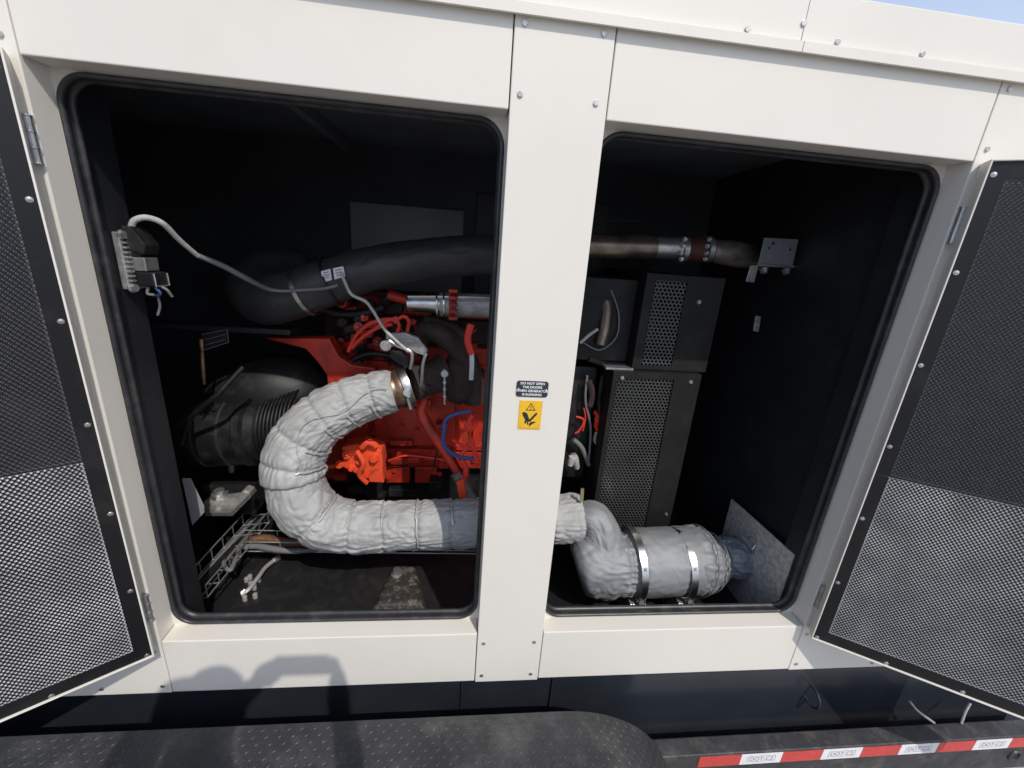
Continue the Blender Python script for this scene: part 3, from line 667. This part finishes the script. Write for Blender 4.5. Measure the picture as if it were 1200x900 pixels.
# turbocharger
tc_ = at(530, 440, .66)
mb = MB().lathe(tc_+Vector((-.03, -.02, 0)), tc_+Vector((.10, -.02, 0)), [(0, .06), (.15, .10), (.5, .115), (.85, .09), (1, .05)], 32)
mb.out('turbo_housing', 'rust', EN, smooth=True)
MB().tube([at(490, 405, .64), at(500, 388, .62), at(525, 398, .6), at(548, 425, .6), at(556, 470, .62)], [.034, .038, .042, .045, .045], 18, smooth=6).out('turbo_elbow', 'rust', EN, smooth=True)
MB().tube([at(498, 378, .66), at(520, 384, .65), at(548, 402, .64)], [.03, .035, .04], 14, smooth=5).out('turbo_elbow', 'rust', EN, smooth=True)
mb = MB()
for i, py in enumerate((438, 448, 456, 464)): mb.bolt(at(521, py, .50), (0, -1, .2), .0045 if i else .010, .012)
mb.cyl(at(521, 432, .51), at(521, 474, .51), .004, 8).out('v_band_bolt', 'zinc', EN)
# small red and blue lines near the right seal
for (pp, m, rr) in ((((552, 380), (548, 398), (553, 415)), 'redhose', .014), (((520, 500), (524, 490), (538, 484), (552, 482)), 'bluehose', .008), (((522, 496), (520, 520), (534, 534), (556, 538)), 'bluehose', .009),
        (((554, 486), (545, 505), (549, 520), (540, 533)), 'redhose', .009), (((558, 495), (549, 512), (556, 530)), 'redhose', .007), (((540, 505), (552, 515), (558, 540)), 'redhose', .009), (((530, 515), (545, 524), (555, 527)), 'redhose', .006), (((540, 538), (546, 550), (544, 562)), 'redhose', .012)):
    MB().tube([at(a, b, .52) for a, b in pp], rr, 8, smooth=6).out('engine_wiring', m, EN, smooth=True)
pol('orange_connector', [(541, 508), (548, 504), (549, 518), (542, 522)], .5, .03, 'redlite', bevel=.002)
MB().tube([at(552, 445, .55), at(553, 425, .56), at(552, 408, .57)], .012, 8, smooth=4).out('dipstick_tube', 'zinc', EN, smooth=True)
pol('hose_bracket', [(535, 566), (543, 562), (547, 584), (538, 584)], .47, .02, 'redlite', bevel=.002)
# aluminium actuator bracket and rods above the clamp
HB = thing('actuator_bracket', at(475, 420, .5), 'small grey cast bracket with two bent rods above the band clamp', 'bracket')
MB().prism([at(a, b, .5) for a, b in ((452, 391), (474, 390), (490, 396), (501, 410), (499, 418), (488, 414), (470, 404), (452, 408))], (0, .02, 0)).out('bracket_plate', 'alu', HB, bevel=.003)
MB().tube([at(450, 403, .47), at(455, 399, .46), at(466, 405, .46), at(481, 412, .46), at(483, 420, .46), at(481, 432, .47)], .0065, 8, smooth=6).out('bent_rod', 'steel', HB, smooth=True)
MB().tube([at(500, 414, .47), at(496, 425, .47), at(494, 445, .48), at(492, 458, .5)], .006, 8, smooth=5).out('bent_rod', 'zinc', HB, smooth=True)
MB().prism([at(a, b, .5) for a, b in ((455, 410), (470, 412), (482, 428), (476, 432), (458, 420))], (0, .04, 0)).out('actuator_arm', 'black', HB, bevel=.003)
MB().cyl(at(493, 452, .5), at(503, 456, .5), .016, 10).out('rod_end', 'rust', HB)
MB().bolt(at(452, 405, .46), (0, -1, 0), .014, .012).out('pivot_bolt', 'zinc', HB)

# ------------------------------------------------------------------ black intake duct
DU = thing('intake_duct', at(420, 330, .6), 'large black rubber air duct crossing above the engine', 'air duct')
DP = [(352, 314, .85, .072), (318, 316, .75, .082), (298, 334, .66, .094), (312, 350, .59, .094), (345, 344, .56, .086), (385, 331, .55, .079), (440, 314, .56, .074), (500, 304, .57, .071), (560, 299, .58, .070), (640, 297, .6, .07)]
cloth('duct_sleeve', [at(a, b, c) for a, b, c, _ in DP], [p[3] for p in DP], 'duct', DU, amp=.0035, seed=6, n=64, step=.008)
def ring(c, axis, r, w_, m, name, parent, a0=0, a1=2*math.pi):
    c = Vector(c); axis = Vector(axis).normalized(); u = Vector((0, -1, 0)); u = (u-axis*u.dot(axis)).normalized(); v = axis.cross(u); V = []; Fc = []; n = 48
    for i in range(n+1):
        a = a0+(a1-a0)*i/n; d = u*math.cos(a)+v*math.sin(a)
        for s_, rr in ((-w_, r), (w_, r), (w_, r+.003), (-w_, r+.003)): V.append(c+axis*s_+d*rr)
    for i in range(n):
        for j in range(4): Fc.append((i*4+j, i*4+(j+1) % 4, i*4+4+(j+1) % 4, i*4+4+j))
    return link(name, V, Fc, m, parent, smooth=True)
ring(at(359, 340, .557), at(385, 331, .55)-at(345, 344, .56), .0875, .007, 'steel', 'band_clamp', DU)
ring(at(389, 330, .55), at(440, 314, .56)-at(385, 331, .55), .082, .004, 'black', 'cable_tie', DU)
TG = MB().prism([at(a, b, .468) for a, b in ((376, 318), (387, 315), (389, 328), (379, 331))], (0, .002, 0)).prism([at(a, b, .468) for a, b in ((390, 314.5), (402, 312), (405, 324), (392, 327.5))], (0, .002, 0)).out('cable_label', 'label', DU)
mb = MB()
for (a, b, c, d) in ((379, 320, 385, 318.5), (379.5, 323, 386, 321.5), (380, 326, 386, 324.5), (393, 317, 400, 315.5), (393.5, 320, 401, 318.5), (394, 323, 399, 322)): mb.tube([at(a, b, .4665), at(c, d, .4665)], .0012, 4)
mb.out('label_print', 'ink', TG)

# ------------------------------------------------------------------ control module on the left post
CM = thing('control_module', (0, .14, -.43), 'grey finned control module with two plugs mounted on the left inner post', 'control module')
# the module is flat on the post (x=0), seen at a slant
mb = MB().box(.0005, .016, .122, .182, -.432, -.300)
mb.out('module_housing', 'alu', CM, bevel=.002)
for i in range(11):
    z = -.312-i*.011; MB().box(.016, .026, .124, .136, z-.002, z+.002).out('cooling_fin', 'alu', CM)
MB().box(.016, .05, .14, .185, -.388, -.356).out('plug_socket', 'zinc', CM, bevel=.002)
MB().box(.02, .062, .14, .19, -.424, -.390).out('wire_plug', 'black', CM, bevel=.003)
MB().prism([(.018, .13, -.335), (.05, .14, -.350), (.058, .14, -.325), (.036, .13, -.285), (.018, .13, -.285)], (0, .05, 0)).out('wire_plug', 'black', CM, bevel=.003)
MB().tube([(.063, .142, -.392), (.064, .142, -.423), (.064, .188, -.424), (.063, .188, -.393)], .0022, 6).out('latch_clip', 'zinc', CM)
MB().bolt((.016, .132, -.428), (1, -.3, 0), .009, .009).out('mount_bolt', 'zinc', CM)
MB().bolt((.016, .132, -.306), (1, -.3, 0), .009, .009).out('mount_bolt', 'zinc', CM)
for (pp, m) in ((((.055, .15, -.426), (.065, .15, -.44), (.05, .16, -.45)), 'bluehose'), (((.04, .15, -.426), (.035, .15, -.443), (.05, .15, -.445)), 'greyd'), (((.062, .16, -.425), (.075, .16, -.432), (.078, .17, -.45)), 'greyd')):
    MB().tube(pp, .0035, 7, smooth=5).out('pigtail_wire', m, CM, smooth=True)
MB().tube([(.05, .16, -.445), (.045, .17, -.475), (.035, .17, -.50)], .003, 6, smooth=4).out('pigtail_wire', 'greyd', CM, smooth=True)
# cables
def cable(name, pts, r, m, label, sm=10, parts=None):
    o = MB().tube(pts, r, 10, smooth=sm).out(name, m, None, smooth=True); return tag(o, label, 'cable')
cable('module_cable', [at(154, 266, .15), at(158, 258, .15), at(172, 255, .16), at(191, 262, .18), at(210, 281, .22), at(232, 300, .27)], [.007, .007, .007, .007, .0065, .0062], 'greyc', 'pale braided cable arching from the control module')
cable('sleeved_cable', [at(231, 299, .27), at(262, 312, .32), at(290, 327, .37), at(313, 338, .44), at(330, 341, .46), at(352, 340, .462), at(380, 338, .46), at(396, 334, .458)], [.0068, .008, .008, .007, .0055, .0055, .0055, .0055], 'greyd', 'dark grey sleeved cable reaching the black duct')
cable('sensor_cable', [at(400, 320, .462), at(404, 330, .462), at(412, 345, .462), at(428, 353, .46), at(437, 364, .455), at(450, 385, .455), at(465, 400, .45), at(479, 412, .45)], .0055, 'greyc', 'grey cable running down from the label to the bracket')

# ------------------------------------------------------------------ radiator side: filter drum, fan guard, mounts
AF = thing('air_cleaner', at(270, 560, .6), 'big black drum in the shade left of the wrapped pipe', 'air cleaner')
a0 = at(214, 508, .62); a1 = at(314, 503, .62)
MB().lathe(at(312, 503, .62), at(358, 498, .62), [(0, .116), (1, .116)], 32).out('bellows_core', 'black', AF, smooth=True)
MB().lathe(a0, a1, [(0, .06), (.02, .10), (.12, .125), (.3, .135), (.78, .135), (.8, .141), (.88, .141), (.9, .125), (1, .12)], 48).out('drum', 'black', AF, smooth=True)
for t in (.34, .62): MB().lathe(a0.lerp(a1, t), a0.lerp(a1, t+.03), [(0, .134), (.1, .137), (.9, .137), (1, .134)], 48).out('drum_band', 'duct', AF, smooth=True)
GC = at(330, 478, .62)
for i in range(9):
    MB().torus(at(318+i*4.2, 500-i*1.0, .62), (1, 0, .02), .122, .0045, 40, 6).out('coil_ring', 'black', AF, smooth=True)
FS = MB().tube([at(368, 470, .80), at(350, 462, .76), at(320, 458, .74), at(290, 466, .72), at(262, 476, .72)], [.13, .15, .155, .14, .10], 30, smooth=6).out('fan_shroud', 'black', None, smooth=True)
tag(FS, 'rounded black shroud between the drum and the red housing', 'fan shroud')
cable('drain_hose', [at(285, 430, .45), at(268, 448, .42), at(255, 462, .4), at(240, 475, .4), at(222, 492, .42), at(212, 520, .46)], .0085, 'black', 'glossy black hose curving beside the drum')
cable('support_rod', [at(236, 398, .5), at(238, 430, .5), at(239, 450, .5)], .006, 'heat', 'thin brownish rod hanging left of the drum', 4)
LB = MB().prism([at(a, b, .55) for a, b in ((236, 391), (266, 385), (268, 402), (239, 411))], (0, .002, 0)).out('data_plate', 'ink', None)
tag(LB, 'small dark data plate below the duct at the left', 'data plate')
mb = MB()
for a, b, c, d in ((237, 392, 266, 386), (266, 386, 268, 401), (268, 401, 240, 410), (240, 398, 264, 392), (241, 404, 264, 398)): mb.tube([at(a, b, .548), at(c, d, .548)], .0012, 4)
mb.out('plate_print', 'inkg', LB)
CS = tag(MB().box(-.72, .2, .55, .62, -.62, -.60).out('cross_shelf', 'liner', None, bevel=.004), 'thin black shelf rail at the left under the module', 'shelf')
BP = tag(MB().prism([at(a, b, .36) for a, b in ((213, 561), (223, 561), (239, 594), (239, 601), (225, 616))], (0, .004, 0)).out('corner_plate', mat('grey_plate', (.30, .30, .30), .5), None, bevel=.001), 'small grey pointed plate at the lower left of the bay', 'plate')
MT = thing('engine_mount', at(265, 600, .6), 'pale cast mount with a big bolt left of the wrapped pipe', 'engine mount')
MB().prism([at(a, b, .55) for a, b in ((238, 588), (262, 586), (276, 584), (284, 575), (293, 578), (284, 592), (272, 600), (240, 602))], (0, .05, 0)).out('mount_foot', 'alu', MT, bevel=.006)
MB().prism([at(a, b, .50) for a, b in ((239, 600), (270, 601), (292, 580), (294, 583), (272, 605), (240, 605))], (0, .05, 0)).out('mount_edge', 'zinc', MT, bevel=.002)
MB().lathe(at(257, 577, .58)-Vector((0, 0, .02)), at(257, 577, .58)+Vector((0, 0, .012)), [(0, .03), (.5, .03), (.52, .02), (1, .019)], 14).out('mount_bolt', 'zinc', MT)
MB().box(*[v for v in (at(240, 580, .62).x, at(300, 580, .62).x)], .6, .7, at(260, 600, .62).z, at(260, 566, .62).z).out('mount_block', 'black', MT, bevel=.01)

# ------------------------------------------------------------------ wire basket trays
def tray(name, label, A, B, wv, hv, n, rr=.0028):
    """A->B run, width vector, height vector"""
    t = thing(name, A, label, 'cable tray', 'wire basket trays on the bay floor'); A, B, wv, hv = map(Vector, (A, B, wv, hv))
    for k in range(5): p = A+wv*k/4; q_ = B+wv*k/4; MB().cyl(p, q_, rr, 6).out('long_wire', 'zinc', t, smooth=True)
    for sg in (0, 1):
        MB().cyl(A+wv*sg+hv, B+wv*sg+hv, rr, 6).out('long_wire', 'zinc', t, smooth=True)
    for i in range(n+1):
        c = A.lerp(B, i/n); MB().tube([c+hv, c, c+wv, c+wv+hv], rr, 6).out('cross_wire', 'zinc', t, smooth=True)
    return t
tray('wire_tray', 'wire basket tray running back along the left side of the floor', atz(205, 706, -1.5), atz(296, 604, -1.45), atz(243, 700, -1.5)-atz(205, 706, -1.5), (0, 0, .05), 7)
tray('wire_tray', 'wire basket tray lying under the wrapped pipe', atz(289, 646, -1.50), atz(560, 649, -1.50), atz(287, 632, -1.5)-atz(289, 646, -1.50), (0, 0, .045), 7)
for i, (pp, m, rr, lb) in enumerate(((((212, 702), (245, 668), (275, 634), (300, 604)), 'greyd', .012, 'dark grey cable lying along the left tray'), (((222, 700), (255, 662), (285, 630), (306, 606)), 'black', .014, 'black cable lying inside the left tray'),
        (((300, 630), (286, 634), (278, 650), (270, 668), (262, 660), (264, 648), (275, 635)), 'greyd', .008, 'thin cable looping out of the left tray'))):
    cable('tray_cable', [atz(a, b, -1.48) for a, b in pp], rr, m, lb)
cable('power_cable', [atz(288, 634, -1.47), atz(296, 632, -1.465), atz(312, 631, -1.465), atz(330, 634, -1.465), atz(390, 640, -1.47)], [.009, .014, .017, .015, .013], 'copper', 'copper coloured cable in the tray under the pipe')
cable('power_cable', [atz(286, 642, -1.485), atz(300, 640, -1.48), atz(318, 643, -1.48), atz(345, 646, -1.485), atz(380, 643, -1.49)], [.008, .012, .013, .010, .008], 'greyd', 'thick grey cable in the tray under the pipe')
# drain fitting on the floor
DF = thing('drain_fitting', atz(293, 690, -1.6), 'loose metal drain fitting on the black floor', 'pipe fitting')
MB().tube([atz(283, 697, -1.585), atz(292, 690, -1.575), atz(303, 676, -1.57), atz(311, 665, -1.575), atz(322, 656, -1.58)], .008, 8, smooth=6).out('bent_tube', 'steelc', DF, smooth=True)
MB().cyl(atz(283, 696, -1.585), atz(288, 692, -1.58), .013, 8).cyl(atz(321, 657, -1.58), atz(327, 653, -1.58), .013, 8).out('end_nut', 'zinc', DF)
mb = MB()
for px, py in ((289, 679), (294, 684), (303, 679), (293, 676), (298, 688), (287, 701), (299, 698)): p = atz(px, py, -1.59); mb.cyl(p-Vector((0, 0, .01)), p+Vector((0, 0, .008)), .009, 6)
mb.out('fitting_nuts', 'steelc', DF, bevel=.001)
# dusty foot on the floor
FB = thing('floor_foot', (.61, .37, -1.6), 'dusty bolted steel foot on the floor of the left bay', 'floor bracket')
V = [(.51, .26, -1.599), (.73, .26, -1.599), (.66, .49, -1.599), (.55, .49, -1.599), (.54, .28, -1.565), (.70, .28, -1.565), (.645, .475, -1.565), (.565, .475, -1.565)]
link('foot_plate', V, [(3, 2, 1, 0), (4, 5, 6, 7), (0, 1, 5, 4), (1, 2, 6, 5), (2, 3, 7, 6), (3, 0, 4, 7)], 'dusty', FB, bevel=.01)
MB().bolt((.585, .425, -1.565), (0, 0, 1), .017, .018).out('foot_bolt', 'zinc', FB, bevel=.001)

# ------------------------------------------------------------------ right bay
M['boxpaint'] = mat('matt_black_paint', (.011, .011, .011), .62, spec=.3, bump=.1, bscale=200, vary=.3, vscale=9, dirt=(.035, .033, .03), dscale=11, damt=.4)
AL = thing('alternator_cover', (1.55, .7, -1.6), 'black sheet metal alternator cover with two perforated grilles', 'alternator')
def cover(x0, x1, y0, y1, z0, z1, gx0, gx1, gz0, gz1, pitch, hole):
    body = MB()
    # side, top, bottom, back, and a front with a window for the grille
    body.box(x0, x0+.003, y0+.003, y1, z0, z1).box(x1-.003, x1, y0+.003, y1, z0, z1).box(x0+.003, x1-.003, y0+.003, y1, z1-.003, z1).box(x0+.003, x1-.003, y0+.003, y1, z0, z0+.003)
    body.box(x0, gx0, y0, y0+.003, z0, z1).box(gx1, x1, y0, y0+.003, z0, z1).box(gx0, gx1, y0, y0+.003, z0, gz0).box(gx0, gx1, y0, y0+.003, gz1, z1)
    o = body.out('cover_box', 'boxpaint', AL)
    V, Fc = perf(gx0-.004, gx1+.006, gz0-.004, gz1+.004, pitch, hole, lambda u, v, w_: (u, y0+.0035, v))
    s = link('grille', V, Fc, 'grillepaint', o); s['kind'] = 'stuff'
    return o
M['grillepaint'] = mat('grille_paint', (.052, .053, .05), .38, vary=.3, vscale=8)
up = cover(1.465, 1.765, .5, 1.0, -.672, -.315, 1.50, 1.622, -.655, -.335, .0155, .0056)
lo = cover(1.385, 1.735, .47, 1.0, -1.45, -.676, 1.402, 1.628, -1.40, -.70, .0145, .0054)
lo['label'] = 'lower cover with the larger grille'
mb = None
for p in ((1.42, .4695, -.70), (1.695, .4695, -.705), tuple(at(819, 354, .4995)), (1.71, .4695, -1.3)):
    MB().bolt(p, (0, -1, 0), .0055, .006).out('cover_screw', 'zinc', AL)
MB().box(1.36, 1.468, .49, .60, -.675, -.668).out('cover_flange', 'zinc', AL)
MB().lathe((1.0, 1.0, -1.05), (1.38, 1.0, -1.05), [(0, .24), (.9, .24), (1, .22)], 40).out('alternator_body', 'boxpaint', AL, smooth=True)
MB().box(1.78, 1.81, .495, .4995, -.56, -.52).out('cover_tab', 'black', AL) if False else None
tag(MB().box(1.2, 1.462, .56, .9, -.66, -.345).out('terminal_box', 'boxpaint', None, bevel=.003), 'plain black terminal box beside the upper grille', 'terminal box')
# charge pipe at the top of the right bay
CP = thing('charge_pipe', at(780, 290, .62), 'metal charge pipe with clamped hose at the top of the right bay', 'pipe')
M['alud'] = mat('weathered_cast_pipe', (.31, .265, .22), .45, metal=.6, vary=.6, vscale=18, bump=.5, bscale=70)
M['pipe'] = mat('grey_pipe_steel', (.27, .215, .17), .36, metal=.8, vary=.55, vscale=14, bump=.15, bscale=60)
MB().tube([at(620, 286, .62), at(700, 288, .62), at(766, 290, .62)], .045, 28).out('pipe_section', 'pipe', CP, smooth=True)
MB().tube([at(766.5, 290, .62), at(790, 291, .62), at(801, 292, .62)], .040, 28).out('pipe_section', 'zinc', CP, smooth=True)
MB().tube([at(797, 292, .62), at(815, 293, .62), at(832, 294, .62)], .0455, 28, smooth=3).out('rubber_coupling', mat('red_brown_rubber', (.10, .03, .022), .6, vary=.4, vscale=20), CP, smooth=True)
for px in (799, 828):
    c = MB().lathe(at(px-3, 292.5, .62), at(px+3, 292.5, .62), [(0, .045), (.05, .0495), (.95, .0495), (1, .045)], 28).out('hose_clamp', 'zinc', CP, smooth=True)
    m2 = MB()
    for dz in (-.036, -.014, .010, .034): m2.bolt(at(px+random.uniform(-1.5, 1.5), 292, .572+abs(dz)*.35)+Vector((0, 0, dz)), (0, -1, .1), .0058, .009)
    m2.out('clamp_screw', 'zinc', c)
MB().tube([at(832, 294, .62), at(850, 296, .62), at(868, 299, .63), at(884, 302, .66), at(890, 306, .75)], [.042, .046, .047, .043, .04], 28, smooth=5).out('cast_elbow', 'alud', CP, smooth=True)
MB().cyl(at(652, 258, .66), at(752, 258, .66), .003, 8).out('thin_line', 'black', CP, smooth=True)
# support bracket
SB = thing('support_bracket', at(912, 295, .55), 'flat grey metal bracket with three holes at the end of the charge pipe', 'bracket')
pl_ = [at(a, b, .50) for a, b in ((896, 278.5), (936, 280.5), (929, 311.5), (889, 308.5))]
MB().prism(pl_, (0, .004, 0)).out('bracket_plate', mat('grey_bracket_steel', (.27, .28, .30), .45, metal=.5, vary=.15, vscale=40, bump=.15, bscale=150), SB, bevel=.001)
mb = MB()
for (px, py, rr) in ((906, 285, .0062), (901.5, 290.5, .0045), (926, 292.5, .0045)): p = at(px, py, .499); mb.cyl(p+Vector((0, .0004, 0)), p+Vector((0, -.0006, 0)), rr, 14)
mb.out('bolt_hole', 'ink', SB)
MB().prism([at(a, b, .51) for a, b in ((880, 311), (889, 311), (884, 331), (874, 330))], (0, .004, 0)).prism([at(a, b, .512) for a, b in ((888, 308), (931, 311), (931, 314), (888, 312))], (0, .05, 0)).out('bracket_tab', 'zinc', SB, bevel=.001)
MB().bolt(at(895, 315, .515), (0, -.4, -1), .012, .014).bolt(at(921, 316, .515), (0, -.4, -1), .012, .014).out('bracket_bolt', 'zinc', SB)
WS = tag(MB().prism([at(a, b, .49) for a, b in ((886, 370), (892, 371), (889, 389), (883, 388))], (0, .006, 0)).out('latch_strip', 'zinc', None, bevel=.001), 'tiny bright metal strip on the dark wall right of the upper grille', 'latch')
mb = MB()
for py in (377, 384): mb.cyl(at(887, py, .4895), at(887, py, .487), .003, 8)
mb.out('screw_head', 'ink', WS)
# left side of the right bay: shiny pipe and wires
cable('coolant_hose', [at(704, 344, .6), at(710, 356, .58), at(709, 380, .56), at(703, 404, .55)], [.02, .026, .026, .024], 'pipe', 'short glossy grey hose at the left of the right bay')
cable('thin_wire', [at(716, 340, .56), at(725, 368, .55), at(722, 395, .55), at(703, 410, .55), at(684, 402, .55)], .003, 'greyd', 'thin dark wire looping round the grey hose')
cable('ground_strap', [at(680, 402, .5), at(690, 393, .5), at(700, 386, .52)], .006, 'greyc', 'pale short cable at the edge of the right opening')
WB = thing('wiring_block', at(700, 500, .6), 'dark block with red wires beside the large grille', 'wiring block')
MB().box(at(668, 440, .6).x, at(700, 440, .6).x, .6, .8, at(690, 560, .6).z, at(690, 430, .6).z).out('terminal_housing', 'black', WB, bevel=.006)
for (pp, m, rr) in ((((697, 482), (701, 490), (698, 498), (701, 505)), 'redhose', .008), (((702, 484), (698, 492), (703, 500)), 'redhose', .006), (((675, 488), (684, 492), (680, 503), (674, 508)), 'redhose', .004), (((684, 478), (686, 490), (683, 505)), 'redhose', .003),
        (((690, 420), (712, 428), (730, 432)), 'rust', .012), (((690, 446), (694, 462), (691, 476)), 'rust', .014), (((672, 515), (682, 525), (690, 545)), 'greyd', .010), (((706, 440), (702, 470), (704, 500), (699, 540)), 'black', .010), (((688, 440), (686, 470), (692, 500), (690, 540)), 'greyd', .005), (((699, 506), (697, 515), (700, 520)), 'zinc', .009)):
    MB().tube([at(a, b, .56) for a, b in pp], rr, 8, smooth=5).out('wire', m, WB, smooth=True)
tag(MB().tube([at(668, 545, .52), at(672, 535, .52), at(676, 548, .54)], [.012, .018, .012], 10, smooth=4).out('pipe_plug', 'greyc', None, smooth=True), 'small dull plug low at the edge of the right opening', 'plug')
# galvanised ledge on the right wall
GP = MB().prism([(2.0, .480, -1.228), (2.0, .094, -1.214), (2.0, .094, -1.598), (2.0, .480, -1.598)], (.006, 0, 0)).prism([(2.0, .480, -1.228), (2.0, .094, -1.214), (2.024, .094, -1.214), (2.024, .480, -1.228)], (0, 0, -.004))
GP = MB().prism([(1.998, .480, -1.228), (1.998, .116, -1.214), (1.998, .116, -1.43), (1.998, .125, -1.598), (1.998, .480, -1.598)], (.006, 0, 0))
tag(GP.out('side_plate', 'galv', None, bevel=.001), 'upright galvanised plate at the right end of the muffler', 'metal plate')

# ------------------------------------------------------------------ the person taking the picture, whose shadow falls on the lower left panel
def person():
    J = {}; gz = -1.89
    def j(n, p, r): J[n] = (Vector(p), r)
    j('pel', (.62, -1.42, gz+.98), .15); j('sp', (.62, -1.38, gz+1.2), .14); j('ch', (.62, -1.30, gz+1.42), .16); j('nk', (.635, -1.20, gz+1.56), .06); j('hd', (.625, -1.15, gz+1.68), .105); j('tp', (.625, -1.15, gz+1.78), .095)
    j('hl', (.52, -1.44, gz+.92), .1); j('kl', (.50, -1.42, gz+.5), .065); j('al', (.49, -1.46, gz+.08), .045); j('fl', (.49, -1.30, gz+.04), .04)
    j('hr', (.72, -1.44, gz+.92), .1); j('kr', (.75, -1.44, gz+.5), .065); j('ar', (.77, -1.46, gz+.08), .045); j('frt', (.78, -1.30, gz+.04), .04)
    j('sl', (.45, -1.28, gz+1.45), .07); j('el', (.50, -1.12, -.19), .06); j('wl', (.655, -1.07, -.30), .045); j('pml', (.705, -1.045, -.30), .036)
    j('sr', (.80, -1.28, gz+1.45), .07); j('er', (1.0, -1.2, gz+1.22), .05); j('wr', (.965, -1.08, -.38), .034); j('pr', (.945, -1.05, -.29), .034)
    ch = [('pel', 'sp'), ('sp', 'ch'), ('ch', 'nk'), ('nk', 'hd'), ('hd', 'tp'), ('pel', 'hl'), ('hl', 'kl'), ('kl', 'al'), ('al', 'fl'), ('pel', 'hr'), ('hr', 'kr'), ('kr', 'ar'), ('ar', 'frt'), ('ch', 'sl'), ('sl', 'el'), ('el', 'wl'), ('wl', 'pml'), ('ch', 'sr'), ('sr', 'er'), ('er', 'wr'), ('wr', 'pr')]
    def finger(root, pts, nm):
        prev = root
        for i, p in enumerate(pts): j(nm+str(i), p, .0105-.001*i); ch.append((prev, nm+str(i))); prev = nm+str(i)
    for i in range(4):
        z = -.265+.019*i
        finger('pml', [(.722, -1.045, z), (.745, -1.032, z+.002), (.768, -1.020, z)], 'fa%d' % i)
        finger('pr', [(.945, -1.040, z), (.938, -1.028, z+.002), (.918, -1.018, z)], 'fb%d' % i)
    finger('pml', [(.715, -1.025, -.315), (.740, -1.010, -.300), (.762, -1.004, -.29)], 'fc')
    finger('pr', [(.935, -1.025, -.31), (.918, -1.012, -.297)], 'fd')
    names = list(J); me = bpy.data.meshes.new('person'); me.from_pydata([J[n][0] for n in names], [(names.index(a), names.index(b)) for a, b in ch], [])
    o = bpy.data.objects.new('person', me); COL.objects.link(o)
    md = o.modifiers.new('skin', 'SKIN'); md.use_smooth_shade = True
    sv = me.skin_vertices[0].data
    for i, n in enumerate(names): sv[i].radius = (J[n][1], J[n][1])
    sv[0].use_root = True
    s = o.modifiers.new('sub', 'SUBSURF'); s.levels = 1; s.render_levels = 2
    me.materials.append(M['shirt'])
    o['label'] = 'photographer in dark clothes leaning in and holding the phone with both hands'; o['category'] = 'person'
    ph = MB().box(.755, .912, -1.012, -1.003, -.283, -.207).out('phone', 'black', None, bevel=.004); tag(ph, 'black phone held sideways in both hands', 'phone')
    return o
person()
M['wood'] = mat('platform_wood', (.35, .24, .14), .7, vary=.4, vscale=12)
pf = thing('added_platform', (.63, -1.42, -2.45), 'unseen low wooden platform added to raise the photographer for the shadow', 'platform')  # added out of view, lifts the figure so its shadow reaches the panel
for i in range(6): MB().box(.28, .98, -1.72+.1*i, -1.63+.1*i, -1.86, -1.835).out('plank', 'wood', pf, bevel=.003)
for x in (.3, .92):
    for y in (-1.70, -1.18): MB().box(x, x+.05, y, y+.05, -2.45, -1.8605).out('leg', 'wood', pf)
